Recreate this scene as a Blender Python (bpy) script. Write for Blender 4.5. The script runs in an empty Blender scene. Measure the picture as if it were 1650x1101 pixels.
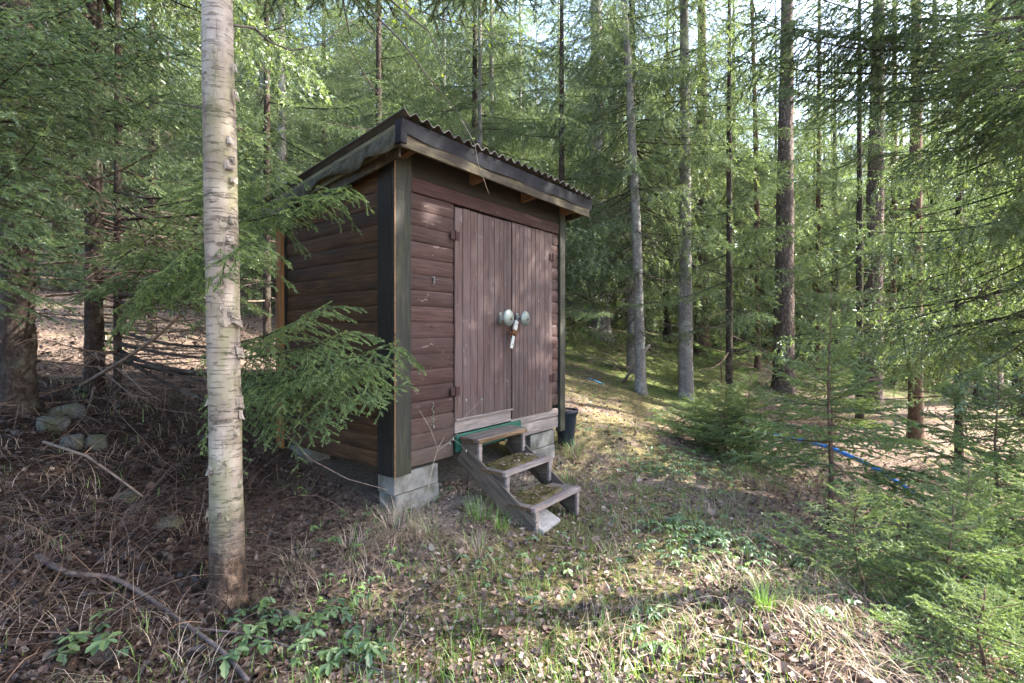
import bpy, math, random
import numpy as np
from mathutils import Vector, Matrix

random.seed(7)
RNG = np.random.default_rng(11)
PI = math.pi
scene = bpy.context.scene
col = scene.collection

# ------------------------------------------------------------------ camera, sky, sun, exposure
FP, U0, HZ, CZ = 790.0, 825.0, 537.0, 1.6        # focal length and horizon of the photo (px), eye height (m)
cam_d = bpy.data.cameras.new('camera')
cam = bpy.data.objects.new('camera', cam_d)
col.objects.link(cam)
cam.location = (0, 0, CZ)
cam.rotation_euler = (PI / 2, 0, 0)
cam_d.sensor_width = 36.0
cam_d.lens = 36.0 * FP / 1650.0
cam_d.shift_y = -13.5 / 1650.0
cam_d.clip_start = 0.05
cam_d.clip_end = 800
scene.camera = cam

SUN_AZ, SUN_EL = math.radians(84), math.radians(40)     # azimuth from +Y towards +X
world = bpy.data.worlds.new('World')
scene.world = world
world.use_nodes = True
wn = world.node_tree
sky = wn.nodes.new('ShaderNodeTexSky')
sky.sky_type = 'NISHITA'
sky.sun_disc = False
sky.sun_elevation = SUN_EL
sky.sun_rotation = SUN_AZ
sky.air_density = 1.0
sky.dust_density = 2.5
sky.ozone_density = 1.0
bg = wn.nodes['Background']
bg.inputs['Strength'].default_value = 0.15
wn.links.new(sky.outputs['Color'], bg.inputs['Color'])

sun_d = bpy.data.lights.new('sun', 'SUN')
sun_d.energy = 5.0
sun_d.angle = math.radians(0.6)
sun_d.color = (1.0, 0.93, 0.82)
sun = bpy.data.objects.new('sun', sun_d)
col.objects.link(sun)
SDIR = Vector((math.sin(SUN_AZ) * math.cos(SUN_EL), math.cos(SUN_AZ) * math.cos(SUN_EL), math.sin(SUN_EL)))
sun.rotation_euler = (-SDIR).to_track_quat('-Z', 'Y').to_euler()
sun.location = SDIR * 60

vs = scene.view_settings
vs.view_transform = 'Standard'
vs.look = 'None'
vs.exposure = 3.0
vs.gamma = 1.0
vs.use_curve_mapping = False
cy = scene.cycles
cy.max_bounces = 8
cy.diffuse_bounces = 5
cy.glossy_bounces = 2
cy.transmission_bounces = 4
cy.transparent_max_bounces = 4
cy.sample_clamp_indirect = 6
cy.use_denoising = True
cy.caustics_reflective = False
cy.caustics_refractive = False

# ------------------------------------------------------------------ small helpers
def at(u, v, d):
    """A pixel of the photo and a depth in metres -> a point of the place."""
    return Vector(((u - U0) / FP * d, d, CZ - (v - HZ) / FP * d))

def tag(o, label=None, cat=None, group=None, kind=None):
    if label: o['label'] = label
    if cat: o['category'] = cat
    if group: o['group'] = group
    if kind: o['kind'] = kind
    return o

def link(o, parent=None):
    col.objects.link(o)
    if parent is not None:
        o.parent = parent
    return o

def empty(name, loc=(0, 0, 0), rz=0.0):
    o = bpy.data.objects.new(name, None)
    o.location = loc
    o.rotation_euler = (0, 0, rz)
    o.empty_display_size = 0.1
    return link(o)

def obj(name, me, parent=None, loc=(0, 0, 0), rot=(0, 0, 0), scale=(1, 1, 1)):
    o = bpy.data.objects.new(name, me)
    o.location = loc
    o.rotation_euler = rot
    o.scale = scale
    return link(o, parent)

def mesh_np(name, V, T, mats, midx=None, colr=None, smooth=False):
    V = np.ascontiguousarray(V, dtype=np.float32)
    T = np.ascontiguousarray(T, dtype=np.int32)
    me = bpy.data.meshes.new(name)
    me.vertices.add(len(V))
    me.vertices.foreach_set('co', V.ravel())
    m = len(T)
    k = T.shape[1]
    me.loops.add(m * k)
    me.loops.foreach_set('vertex_index', T.ravel())
    me.polygons.add(m)
    me.polygons.foreach_set('loop_start', np.arange(0, m * k, k, dtype=np.int32))
    if midx is not None:
        me.polygons.foreach_set('material_index', np.ascontiguousarray(midx, dtype=np.int32))
    if smooth is not False:
        sm = np.full(m, True) if smooth is True else np.asarray(smooth, dtype=bool)
        me.polygons.foreach_set('use_smooth', sm)
    else:
        me.polygons.foreach_set('use_smooth', np.full(m, False))
    for mt in (mats if isinstance(mats, (list, tuple)) else [mats]):
        me.materials.append(mt)
    if colr is not None:
        a = me.attributes.new('Col', 'FLOAT', 'POINT')
        a.data.foreach_set('value', np.ascontiguousarray(colr, dtype=np.float32))
    me.update(calc_edges=True)
    return me

class MB:
    """Collects simple solids and builds them as one mesh."""
    def __init__(s):
        s.v, s.f = [], []
    def add(s, vs_, fs_):
        n = len(s.v)
        s.v += [tuple(p) for p in vs_]
        s.f += [tuple(i + n for i in f) for f in fs_]
        return s
    def box(s, x0, x1, y0, y1, z0, z1, c=0.0, M=None):
        """A box with chamfered long edges when c > 0."""
        if c <= 0:
            p = [(x, y, z) for x in (x0, x1) for y in (y0, y1) for z in (z0, z1)]
            f = [(0, 1, 3, 2), (4, 6, 7, 5), (0, 4, 5, 1), (2, 3, 7, 6), (0, 2, 6, 4), (1, 5, 7, 3)]
        else:
            p, f = [], []
            def ring(z, k):
                return [(x0 + k, y0 + c, z), (x0 + c, y0 + k, z), (x1 - c, y0 + k, z), (x1 - k, y0 + c, z),
                        (x1 - k, y1 - c, z), (x1 - c, y1 - k, z), (x0 + c, y1 - k, z), (x0 + k, y1 - c, z)]
            rings = [ring(z0, c * .7), ring(z0 + c, 0), ring(z1 - c, 0), ring(z1, c * .7)]
            for r in rings: p += r
            for k in range(3):
                for i in range(8):
                    j = (i + 1) % 8
                    f.append((k * 8 + i, k * 8 + j, k * 8 + 8 + j, k * 8 + 8 + i))
            f.append(tuple(range(7, -1, -1)))
            f.append(tuple(range(24, 32)))
        if M is not None:
            p = [M @ Vector(q) for q in p]
        return s.add(p, f)
    def tube(s, pts, rad, n=8, cap=True):
        pts = [Vector(p) for p in pts]
        if not hasattr(rad, '__len__'): rad = [rad] * len(pts)
        p, f = [], []
        up = Vector((0, 0, 1))
        prev = None
        for i, q in enumerate(pts):
            t = (pts[min(i + 1, len(pts) - 1)] - pts[max(i - 1, 0)]).normalized()
            if prev is None:
                a = t.orthogonal().normalized()
            else:
                a = (prev - t * prev.dot(t))
                a = a.normalized() if a.length > 1e-6 else t.orthogonal().normalized()
            prev = a
            b = t.cross(a)
            for k in range(n):
                an = 2 * PI * k / n
                p.append(q + (a * math.cos(an) + b * math.sin(an)) * rad[i])
        for i in range(len(pts) - 1):
            for k in range(n):
                j = (k + 1) % n
                f.append((i * n + k, i * n + j, i * n + n + j, i * n + n + k))
        if cap:
            f.append(tuple(range(n - 1, -1, -1)))
            m = (len(pts) - 1) * n
            f.append(tuple(range(m, m + n)))
        return s.add(p, f)
    def lathe(s, prof, n=24, M=None, cap=True):
        p, f = [], []
        for r, z in prof:
            for k in range(n):
                a = 2 * PI * k / n
                p.append((r * math.cos(a), r * math.sin(a), z))
        for i in range(len(prof) - 1):
            for k in range(n):
                j = (k + 1) % n
                f.append((i * n + k, i * n + j, i * n + n + j, i * n + n + k))
        if cap:
            f.append(tuple(range(n - 1, -1, -1)))
            m = (len(prof) - 1) * n
            f.append(tuple(range(m, m + n)))
        if M is not None:
            p = [M @ Vector(q) for q in p]
        return s.add(p, f)
    def mesh(s, name, mat, smooth=False):
        me = bpy.data.meshes.new(name)
        me.from_pydata(s.v, [], s.f)
        if smooth:
            me.polygons.foreach_set('use_smooth', np.full(len(me.polygons), True))
        me.materials.append(mat)
        me.update()
        return me
    def build(s, name, mat, parent=None, smooth=False, **kw):
        return obj(name, s.mesh(name, mat, smooth), parent, **kw)

def vnoise(x, y, sc, seed=0):
    """value noise in -1..1"""
    x = np.asarray(x) / sc
    y = np.asarray(y) / sc
    xi = np.floor(x).astype(np.int64); yi = np.floor(y).astype(np.int64)
    xf = x - xi; yf = y - yi
    xf = xf * xf * (3 - 2 * xf); yf = yf * yf * (3 - 2 * yf)
    def h(a, b):
        n = (a * 374761393 + b * 668265263 + seed * 974711) & 0xffffffff
        n = ((n ^ (n >> 13)) * 1274126177) & 0xffffffff
        n = n ^ (n >> 16)
        return (n & 0xffff) / 32767.5 - 1.0
    return (h(xi, yi) * (1 - xf) + h(xi + 1, yi) * xf) * (1 - yf) + (h(xi, yi + 1) * (1 - xf) + h(xi + 1, yi + 1) * xf) * yf

# ------------------------------------------------------------------ materials
class MT:
    """a material with short node helpers"""
    def __init__(s, name):
        s.m = bpy.data.materials.new(name)
        s.m.use_nodes = True
        s.t = s.m.node_tree
        s.out = s.t.nodes['Material Output']
        s.b = s.t.nodes['Principled BSDF']
    def n(s, typ, **kw):
        nd = s.t.nodes.new('ShaderNode' + typ)
        for k, v in kw.items():
            setattr(nd, k, v)
        return nd
    def l(s, a, b):
        s.t.links.new(a, b)
    def coords(s, kind='Object', rand=True, scale=(1, 1, 1)):
        tc = s.n('TexCoord')
        src = tc.outputs[kind]
        if rand:
            oi = s.n('ObjectInfo')
            ml = s.n('Math', operation='MULTIPLY'); ml.inputs[1].default_value = 37.0
            s.l(oi.outputs['Random'], ml.inputs[0])
            va = s.n('VectorMath', operation='ADD')
            s.l(src, va.inputs[0]); s.l(ml.outputs[0], va.inputs[1])
            src = va.outputs[0]
        mp = s.n('Mapping')
        mp.inputs['Scale'].default_value = scale
        s.l(src, mp.inputs['Vector'])
        return mp.outputs[0]
    def noise(s, vec, scale, detail=4, rough=.55, dist=0.0):
        nd = s.n('TexNoise')
        nd.inputs['Scale'].default_value = scale
        nd.inputs['Detail'].default_value = detail
        nd.inputs['Roughness'].default_value = rough
        nd.inputs['Distortion'].default_value = dist
        if vec is not None: s.l(vec, nd.inputs['Vector'])
        return nd.outputs['Fac']
    def ramp(s, fac, stops, interp='LINEAR'):
        r = s.n('ValToRGB')
        r.color_ramp.interpolation = interp
        e = r.color_ramp.elements
        while len(e) > len(stops): e.remove(e[-1])
        while len(e) < len(stops): e.new(1.0)
        for el, (p, c) in zip(e, stops):
            el.position = p
            el.color = (c, c, c, 1) if not hasattr(c, '__len__') else (*c[:3], 1)
        s.l(fac, r.inputs['Fac'])
        return r.outputs['Color']
    def mix(s, fac, a, b, mode='MIX'):
        m = s.n('Mix', data_type='RGBA', blend_type=mode)
        for k, val in (('Factor', fac), ('A', a), ('B', b)):
            sock = [i for i in m.inputs if i.name == k and (i.type == 'RGBA' or (k == 'Factor' and i.type == 'VALUE'))][0]
            if hasattr(val, 'is_output'): s.l(val, sock)
            elif k == 'Factor': sock.default_value = val
            else: sock.default_value = (*val[:3], 1)
        return [o for o in m.outputs if o.type == 'RGBA'][0]
    def math(s, op, a, b=None):
        m = s.n('Math', operation=op)
        for i, val in enumerate((a, b)):
            if val is None: continue
            if hasattr(val, 'is_output'): s.l(val, m.inputs[i])
            else: m.inputs[i].default_value = val
        return m.outputs[0]
    def bump(s, h, strength=.4, dist=.01):
        b = s.n('Bump')
        b.inputs['Strength'].default_value = strength
        b.inputs['Distance'].default_value = dist
        s.l(h, b.inputs['Height'])
        s.l(b.outputs['Normal'], s.b.inputs['Normal'])
    def set(s, color=None, rough=.8, spec=.3, metal=0.0):
        if color is not None:
            if hasattr(color, 'is_output'): s.l(color, s.b.inputs['Base Color'])
            else: s.b.inputs['Base Color'].default_value = (*color, 1)
        if hasattr(rough, 'is_output'): s.l(rough, s.b.inputs['Roughness'])
        else: s.b.inputs['Roughness'].default_value = rough
        s.b.inputs['Specular IOR Level'].default_value = spec
        s.b.inputs['Metallic'].default_value = metal
        return s.m

def wood(name, dark, mid, light, axis, chips=None, wear=None, wear_lo=.55, wear_hi=.75, rough=.75, grain=60, bump=.5, stain=None, var=.25):
    """boards: grain runs along `axis`, each board its own offset and tone"""
    t = MT(name)
    sc = [1, 1, 1]
    sc[axis] = .06
    v = t.coords(scale=tuple(sc))
    g = t.noise(v, grain, 5, .6, .3)
    c = t.ramp(g, [(.28, dark), (.5, mid), (.72, light)])
    sc2 = [1, 1, 1]; sc2[axis] = .3
    v2 = t.coords(scale=tuple(sc2))
    big = t.noise(v2, 5, 4, .6)
    if wear is not None:
        c = t.mix(t.ramp(big, [(wear_lo, 0.), (wear_hi, 1.)]), c, wear)
    if stain is not None:
        big2 = t.noise(v2, 11, 3, .6)
        c = t.mix(t.ramp(big2, [(.5, 0.), (.68, .7)]), c, stain)
    kn = t.n('TexVoronoi'); kn.inputs['Scale'].default_value = 4.5
    sc3 = [1, 1, 1]; sc3[axis] = .55
    t.l(t.coords(scale=tuple(sc3)), kn.inputs['Vector'])
    c = t.mix(t.ramp(kn.outputs['Distance'], [(.03, .75), (.085, 0.)]), c, tuple(x * .35 for x in dark))
    if chips is not None:
        sc4 = [1, 1, 1]; sc4[axis] = .35
        ch = t.noise(t.coords(scale=tuple(sc4)), 17, 6, .72)
        c = t.mix(t.ramp(ch, [(.615, 0.), (.66, .8)]), c, chips)
        # splashed earth along the foot of the wall
        gp = t.n('NewGeometry'); sz = t.n('SeparateXYZ'); t.l(gp.outputs['Position'], sz.inputs[0])
        hh = t.math('ADD', sz.outputs['Z'], t.math('MULTIPLY', ch, -.9))
        c = t.mix(t.ramp(hh, [(.15, .7), (.62, 0.)]), c, (.06, .045, .038))
    oi = t.n('ObjectInfo')
    br = t.math('MULTIPLY_ADD', oi.outputs['Random'], var)
    br.node.inputs[2].default_value = 1 - var / 2
    hs = t.n('HueSaturation')
    t.l(br, hs.inputs['Value']); t.l(c, hs.inputs['Color'])
    t.bump(t.math('ADD', g, t.math('MULTIPLY', big, .6)), bump, .004)
    return t.set(hs.outputs['Color'], rough, .3)

M = {}
M['siding_front'] = wood('siding_front', (.014, .0052, .0047), (.034, .0142, .0128), (.062, .033, .029), 0, chips=(.15, .11, .098), var=.5, wear=(.058, .035, .036), wear_lo=.5, wear_hi=.8)
M['siding_side'] = wood('siding_side', (.019, .0075, .0025), (.052, .0235, .0082), (.105, .051, .020), 1, var=.5, wear=(.014, .007, .0035), wear_lo=.45, wear_hi=.75)
M['door_wood'] = wood('door_wood', (.031, .0155, .0145), (.063, .0365, .0345), (.10, .067, .064), 2, chips=(.17, .135, .13), wear=(.088, .065, .068), wear_lo=.42, wear_hi=.8, grain=55, var=.3)
M['post_wood'] = wood('post_wood', (.006, .0058, .0055), (.0155, .0150, .0125), (.034, .033, .025), 2, stain=(.030, .033, .014), var=.05)
M['post_dark'] = wood('post_dark', (.0035, .0028, .0022), (.007, .0055, .0042), (.013, .010, .0075), 2, var=.05)
M['post_lit'] = wood('post_lit', (.10, .045, .015), (.2, .09, .032), (.28, .14, .055), 2, var=.05)  # warm light falling on the back post, put into its wood colour
M['header_wood'] = wood('header_wood', (.015, .0045, .0042), (.034, .0112, .0105), (.056, .0245, .023), 0, chips=(.24, .17, .13), wear=(.10, .06, .052), wear_lo=.62, wear_hi=.8)
M['grey_wood'] = wood('grey_wood', (.08, .066, .063), (.165, .137, .13), (.26, .225, .215), 0, stain=(.2, .14, .12), bump=.7)
M['step_wood'] = wood('step_wood', (.036, .028, .023), (.082, .064, .052), (.15, .12, .10), 1, stain=(.12, .08, .06), bump=.7)
M['tread_wood'] = wood('tread_wood', (.042, .035, .033), (.10, .086, .080), (.18, .155, .145), 0, stain=(.16, .11, .08), bump=.8)
M['rot_wood'] = wood('rot_wood', (.025, .014, .009), (.085, .05, .027), (.17, .11, .065), 0, bump=.8)
M['fascia_wood'] = wood('fascia_wood', (.010, .0065, .0045), (.022, .0145, .0095), (.050, .036, .022), 0, stain=(.10, .085, .04))
M['rafter_wood'] = wood('rafter_wood', (.045, .022, .011), (.10, .052, .025), (.15, .082, .04), 1)
M['verge_wood'] = wood('verge_wood', (.035, .03, .017), (.075, .066, .037), (.12, .107, .063), 1, stain=(.10, .10, .05))
M['soffit_dark'] = wood('soffit_dark', (.005, .003, .0025), (.010, .006, .0045), (.018, .011, .0085), 0)
M['cabin_wood'] = wood('cabin_wood', (.12, .055, .018), (.22, .11, .036), (.31, .17, .07), 0, grain=20)

def simple(name, c, rough=.6, spec=.4, metal=0., nscale=30, var=.35, bump=.2, c2=None, lo=.4, hi=.65):
    t = MT(name)
    v = t.coords()
    f = t.noise(v, nscale, 5, .6)
    cc = t.mix(t.ramp(f, [(lo, 0.), (hi, 1.)]), c, c2 if c2 else tuple(x * (1 - var) for x in c))
    if bump: t.bump(f, bump, .004)
    return t.set(cc, rough, spec, metal)

M['tar_paper'] = simple('tar_paper', (.012, .0125, .018), .8, .2, nscale=12, c2=(.006, .006, .009), bump=.4)
M['tar_grey'] = simple('tar_grey', (.07, .066, .052), .9, .1, nscale=14, c2=(.03, .029, .017), bump=.5)
M['roof_sheet'] = simple('roof_sheet', (.045, .038, .032), .55, .4, nscale=9, c2=(.026, .021, .018), bump=.25)
M['block'] = simple('block', (.175, .167, .16), .92, .1, nscale=9, c2=(.085, .082, .068), bump=.6)
M['green_paint'] = simple('green_paint', (.008, .085, .055), .5, .4, nscale=20, c2=(.008, .05, .034))
M['zinc'] = simple('zinc', (.15, .17, .163), .45, .5, .3, nscale=25, c2=(.10, .12, .113), bump=.15)
M['rust'] = simple('rust', (.14, .06, .03), .85, .2, .2, nscale=70, c2=(.06, .03, .02), bump=.4)
M['iron_paint'] = simple('iron_paint', (.040, .019, .019), .7, .2, 0, nscale=40, c2=(.028, .013, .012))
M['enamel'] = simple('enamel', (.36, .365, .35), .45, .4, nscale=60, c2=(.25, .2, .16), lo=.55, hi=.75)
M['pot_plastic'] = simple('pot_plastic', (.008, .012, .020), .5, .3, nscale=8, c2=(.012, .017, .026), bump=.05)
M['soil'] = simple('soil', (.10, .07, .05), .95, .1, nscale=60, c2=(.2, .13, .09), bump=1.)
M['pipe_blue'] = simple('pipe_blue', (.025, .19, .62), .38, .5, nscale=14, c2=(.05, .24, .66), bump=.03)
M['pipe_pale'] = simple('pipe_pale', (.25, .55, .68), .5, .4, nscale=14)
M['concrete_slab'] = simple('concrete_slab', (.33, .30, .275), .9, .1, nscale=40, c2=(.22, .195, .18), bump=.6)
M['dead_twig'] = simple('dead_twig', (.17, .125, .10), .85, .15, nscale=25, c2=(.085, .06, .05), bump=.3)
M['dead_pale'] = simple('dead_pale', (.30, .25, .21), .85, .15, nscale=25, c2=(.18, .14, .11), bump=.3)
M['dark_twig'] = simple('dark_twig', (.055, .042, .042), .8, .2, nscale=25, c2=(.10, .085, .08), bump=.3)
M['cone_brown'] = simple('cone_brown', (.17, .10, .06), .8, .2, nscale=80, c2=(.09, .05, .03))
M['white_string'] = simple('white_string', (.6, .58, .55), .7, .2, nscale=80)
M['lichen'] = simple('lichen', (.22, .25, .19), .9, .1, nscale=90)
M['cabin_roof'] = simple('cabin_roof', (.05, .06, .05), .8, .2, nscale=20)

def rock_mat():
    t = MT('rock')
    v = t.coords()
    a = t.noise(v, 6, 6, .65)
    b = t.noise(v, 45, 4, .6)
    c = t.ramp(b, [(.3, (.040, .039, .037)), (.7, (.11, .107, .10))])
    c = t.mix(t.ramp(a, [(.46, 0.), (.6, .85)]), c, (.055, .058, .026))
    t.bump(t.math('ADD', a, t.math('MULTIPLY', b, .4)), .7, .02)
    return t.set(c, .92, .15)
M['rock'] = rock_mat()

def moss_mat():
    t = MT('moss_mat')
    v = t.coords()
    a = t.noise(v, 22, 5, .7)
    b = t.noise(v, 9, 4, .6)
    c = t.ramp(a, [(.3, (.024, .020, .009)), (.52, (.058, .048, .019)), (.72, (.10, .085, .036))])
    c = t.mix(t.ramp(b, [(.46, 0.), (.6, .85)]), c, (.13, .10, .072))
    t.bump(a, 1., .012)
    return t.set(c, .95, .05)
M['mat_moss'] = moss_mat()

def bark(name, kind):
    t = MT(name)
    v = t.coords(rand=True)
    if kind == 'pine':
        vo = t.n('TexVoronoi', feature='DISTANCE_TO_EDGE'); vo.inputs['Scale'].default_value = 17
        wp = t.n('TexNoise'); wp.inputs['Scale'].default_value = 9; wp.inputs['Detail'].default_value = 4
        t.l(t.coords(scale=(1, 1, .6)), wp.inputs['Vector'])
        wv = t.n('VectorMath', operation='MULTIPLY_ADD'); wv.inputs[1].default_value = (.16, .16, .16)
        t.l(wp.outputs['Color'], wv.inputs[0]); t.l(t.coords(scale=(1, 1, .3)), wv.inputs[2])
        t.l(wv.outputs[0], vo.inputs['Vector'])
        e = t.ramp(vo.outputs['Distance'], [(.0, .25), (.22, 1.)])
        n1 = t.noise(t.coords(scale=(1, 1, .5)), 30, 5, .65)
        c = t.ramp(n1, [(.3, (.075, .056, .049)), (.55, (.145, .112, .10)), (.75, (.21, .17, .155))])
        c = t.mix(e, (.045, .03, .025), c)
        t.bump(t.math('ADD', e, t.math('MULTIPLY', n1, .7)), 1., .02)
        return t.set(c, .9, .1)
    if kind == 'birch':
        lent = t.noise(t.coords(scale=(.65, .65, 6.5)), 13, 3, .6)
        m1 = t.ramp(lent, [(.575, 0.), (.63, 1.)])
        big = t.noise(t.coords(scale=(1, 1, 2.6)), 3.6, 6, .75)
        m2 = t.ramp(big, [(.565, 0.), (.62, 1.)])
        strip = t.noise(t.coords(scale=(1, 1, .16)), 8, 5, .7)
        m3 = t.math('MULTIPLY', t.ramp(strip, [(.56, 0.), (.64, 1.)]), t.ramp(t.noise(v, 26, 4, .7), [(.42, 0.), (.58, 1.)]))
        tone = t.noise(v, 5, 5, .6)
        c = t.ramp(tone, [(.3, (.14, .112, .092)), (.55, (.255, .215, .185)), (.8, (.36, .32, .285))])
        c = t.mix(t.math('MULTIPLY', m1, .75), c, (.11, .085, .075))
        c = t.mix(t.math('MULTIPLY', m2, .8), c, (.055, .045, .04))
        c = t.mix(t.math('MULTIPLY', m3, .75), c, (.15, .125, .11))
        alg = t.noise(t.coords(scale=(1, 1, .35)), 7, 4, .6)
        c = t.mix(t.ramp(alg, [(.47, 0.), (.64, .7)]), c, (.15, .145, .075))
        # dark cracked foot of the stem
        sx = t.n('SeparateXYZ')
        tc = t.n('TexCoord'); t.l(tc.outputs['Object'], sx.inputs[0])
        hgt = t.math('ADD', sx.outputs['Z'], t.math('MULTIPLY', big, .5))
        foot = t.ramp(hgt, [(.48, 1.), (.80, 0.)])
        crack = t.noise(t.coords(scale=(1, 1, .8)), 16, 5, .7)
        fc = t.ramp(crack, [(.36, (.012, .009, .008)), (.52, (.06, .036, .024)), (.70, (.21, .14, .10))])
        c = t.mix(foot, c, fc)
        h = t.math('ADD', t.math('MULTIPLY', m1, -.5), t.math('ADD', t.math('MULTIPLY', m2, -1.), t.math('MULTIPLY', t.math('MULTIPLY', foot, crack), 3.)))
        h = t.math('ADD', h, t.math('MULTIPLY', m3, .8))
        t.bump(h, .8, .014)
        return t.set(c, .62, .3)
    # spruce: scaly, some grey lichen
    n1 = t.noise(t.coords(scale=(1, 1, .7)), 34, 5, .7)
    n2 = t.noise(v, 5, 4, .65)
    if kind == 'grey':
        c = t.ramp(n1, [(.3, (.085, .075, .07)), (.52, (.17, .155, .15)), (.72, (.27, .255, .245))])
        c = t.mix(t.ramp(n2, [(.5, 0.), (.7, .5)]), c, (.42, .44, .40))
    elif kind == 'red':
        c = t.ramp(n1, [(.3, (.055, .034, .025)), (.52, (.115, .073, .053)), (.72, (.18, .125, .095))])
    else:
        c = t.ramp(n1, [(.3, (.015, .011, .009)), (.52, (.038, .028, .023)), (.72, (.08, .062, .054))])
        c = t.mix(t.ramp(n2, [(.52, 0.), (.7, .5)]), c, (.13, .13, .10))
    t.bump(t.math('ADD', n1, t.math('MULTIPLY', n2, .5)), .9, .014)
    return t.set(c, .92, .1)
for k in ('pine', 'birch', 'grey', 'red', 'dark'):
    M['bark_' + k] = bark('bark_' + k, k)

def leafy(name, stops, trans=.3, tcol=None, gloss=.06, objvar=.25, rough=.45):
    """thin foliage: colour by each leaf's own tone value 'Col'"""
    t = MT(name)
    a = t.n('Attribute'); a.attribute_name = 'Col'
    c = t.ramp(a.outputs['Fac'], stops)
    oi = t.n('ObjectInfo')
    br = t.math('MULTIPLY_ADD', oi.outputs['Random'], objvar)
    br.node.inputs[2].default_value = 1 - objvar / 2
    hs = t.n('HueSaturation'); t.l(br, hs.inputs['Value']); t.l(c, hs.inputs['Color'])
    c = hs.outputs['Color']
    d = t.n('BsdfDiffuse'); t.l(c, d.inputs['Color'])
    tr = t.n('BsdfTranslucent')
    tc = t.mix(1.0, c, tcol or (1.3, 1.35, .7), 'MULTIPLY')
    t.l(tc, tr.inputs['Color'])
    g = t.n('BsdfGlossy'); g.inputs['Roughness'].default_value = rough
    g.inputs['Color'].default_value = (.8, .85, .9, 1)
    m1 = t.n('MixShader'); m1.inputs[0].default_value = trans
    t.l(d.outputs[0], m1.inputs[1]); t.l(tr.outputs[0], m1.inputs[2])
    m2 = t.n('MixShader'); m2.inputs[0].default_value = gloss
    t.l(m1.outputs[0], m2.inputs[1]); t.l(g.outputs[0], m2.inputs[2])
    t.l(m2.outputs[0], t.out.inputs['Surface'])
    t.t.nodes.remove(t.b)
    return t.m

M['needle'] = leafy('needle', [(0., (.046, .084, .030)), (.5, (.092, .146, .052)), (.85, (.145, .200, .070)), (1., (.19, .235, .08))], trans=.35, gloss=.07)
M['needle_lit'] = leafy('needle_lit', [(0., (.060, .100, .034)), (.5, (.125, .190, .062)), (.85, (.19, .26, .085)), (1., (.24, .30, .10))], trans=.38, gloss=.06)  # lighter green: sunlight painted into the boughs by the shed
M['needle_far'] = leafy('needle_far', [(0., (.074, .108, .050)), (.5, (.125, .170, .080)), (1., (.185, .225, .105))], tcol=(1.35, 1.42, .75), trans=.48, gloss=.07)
M['needle_young'] = leafy('needle_young', [(0., (.080, .128, .045)), (.5, (.140, .20, .070)), (1., (.21, .265, .09))], trans=.38, gloss=.06)
M['litter'] = leafy('litter', [(0., (.028, .018, .014)), (.35, (.090, .057, .044)), (.65, (.19, .128, .098)), (.88, (.32, .24, .195)), (1., (.46, .375, .315))], trans=.1, tcol=(1, .8, .6), gloss=.03)
M['dry_grass'] = leafy('dry_grass', [(0., (.15, .11, .075)), (.5, (.25, .19, .14)), (1., (.40, .32, .25))], trans=.2, tcol=(1, .9, .7), gloss=.04)
M['green_grass'] = leafy('green_grass', [(0., (.07, .14, .02)), (.5, (.12, .23, .035)), (1., (.22, .33, .07))], trans=.35)
M['herb'] = leafy('herb', [(0., (.04, .080, .028)), (.5, (.07, .125, .042)), (1., (.12, .18, .06))], trans=.35)
M['moss_tuft'] = leafy('moss_tuft', [(0., (.06, .056, .016)), (.5, (.12, .112, .034)), (1., (.20, .18, .06))], trans=.2, gloss=.01)
M['spring_leaf'] = leafy('spring_leaf', [(0., (.28, .38, .03)), (1., (.45, .52, .06))], trans=.5)

M['birch_leaf'] = leafy('birch_leaf', [(0., (.13, .19, .035)), (1., (.24, .28, .06))], trans=.5, gloss=.05)

def ground_mat():
    t = MT('forest_floor')
    v = t.coords('Object', rand=False)
    fine = t.noise(v, 38, 6, .7)
    mid = t.noise(v, 9, 6, .7)
    c = t.ramp(fine, [(.28, (.045, .032, .025)), (.45, (.11, .078, .062)), (.6, (.185, .14, .115)), (.75, (.30, .24, .20))])
    a = t.n('Attribute'); a.attribute_name = 'moss'
    mosscol = t.ramp(fine, [(.3, (.055, .047, .024)), (.5, (.118, .10, .05)), (.72, (.20, .17, .09))])
    k = t.math('ADD', a.outputs['Fac'], t.math('MULTIPLY', t.math('SUBTRACT', mid, .5), 1.6))
    c = t.mix(t.ramp(k, [(.40, 0.), (.62, 1.)]), c, mosscol)
    g = t.n('Attribute'); g.attribute_name = 'green'
    grass = t.ramp(fine, [(.3, (.05, .065, .02)), (.55, (.11, .135, .045)), (.75, (.22, .22, .10))])
    kg = t.math('ADD', g.outputs['Fac'], t.math('MULTIPLY', t.math('SUBTRACT', mid, .5), 1.2))
    c = t.mix(t.ramp(kg, [(.40, 0.), (.65, 1.)]), c, grass)
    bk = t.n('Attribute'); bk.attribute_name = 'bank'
    c = t.mix(bk.outputs['Fac'], c, t.ramp(fine, [(.3, (.010, .007, .0055)), (.55, (.034, .022, .017)), (.75, (.075, .052, .04))]))  # shade of the left bank painted into a darker floor colour
    d = t.n('Attribute'); d.attribute_name = 'dirt'
    c = t.mix(d.outputs['Fac'], c, t.ramp(fine, [(.3, (.07, .058, .05)), (.7, (.2, .175, .155))]))
    t.bump(t.math('ADD', mid, t.math('MULTIPLY', fine, .6)), 1., .035)
    return t.set(c, .96, .08)
M['ground'] = ground_mat()

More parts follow.
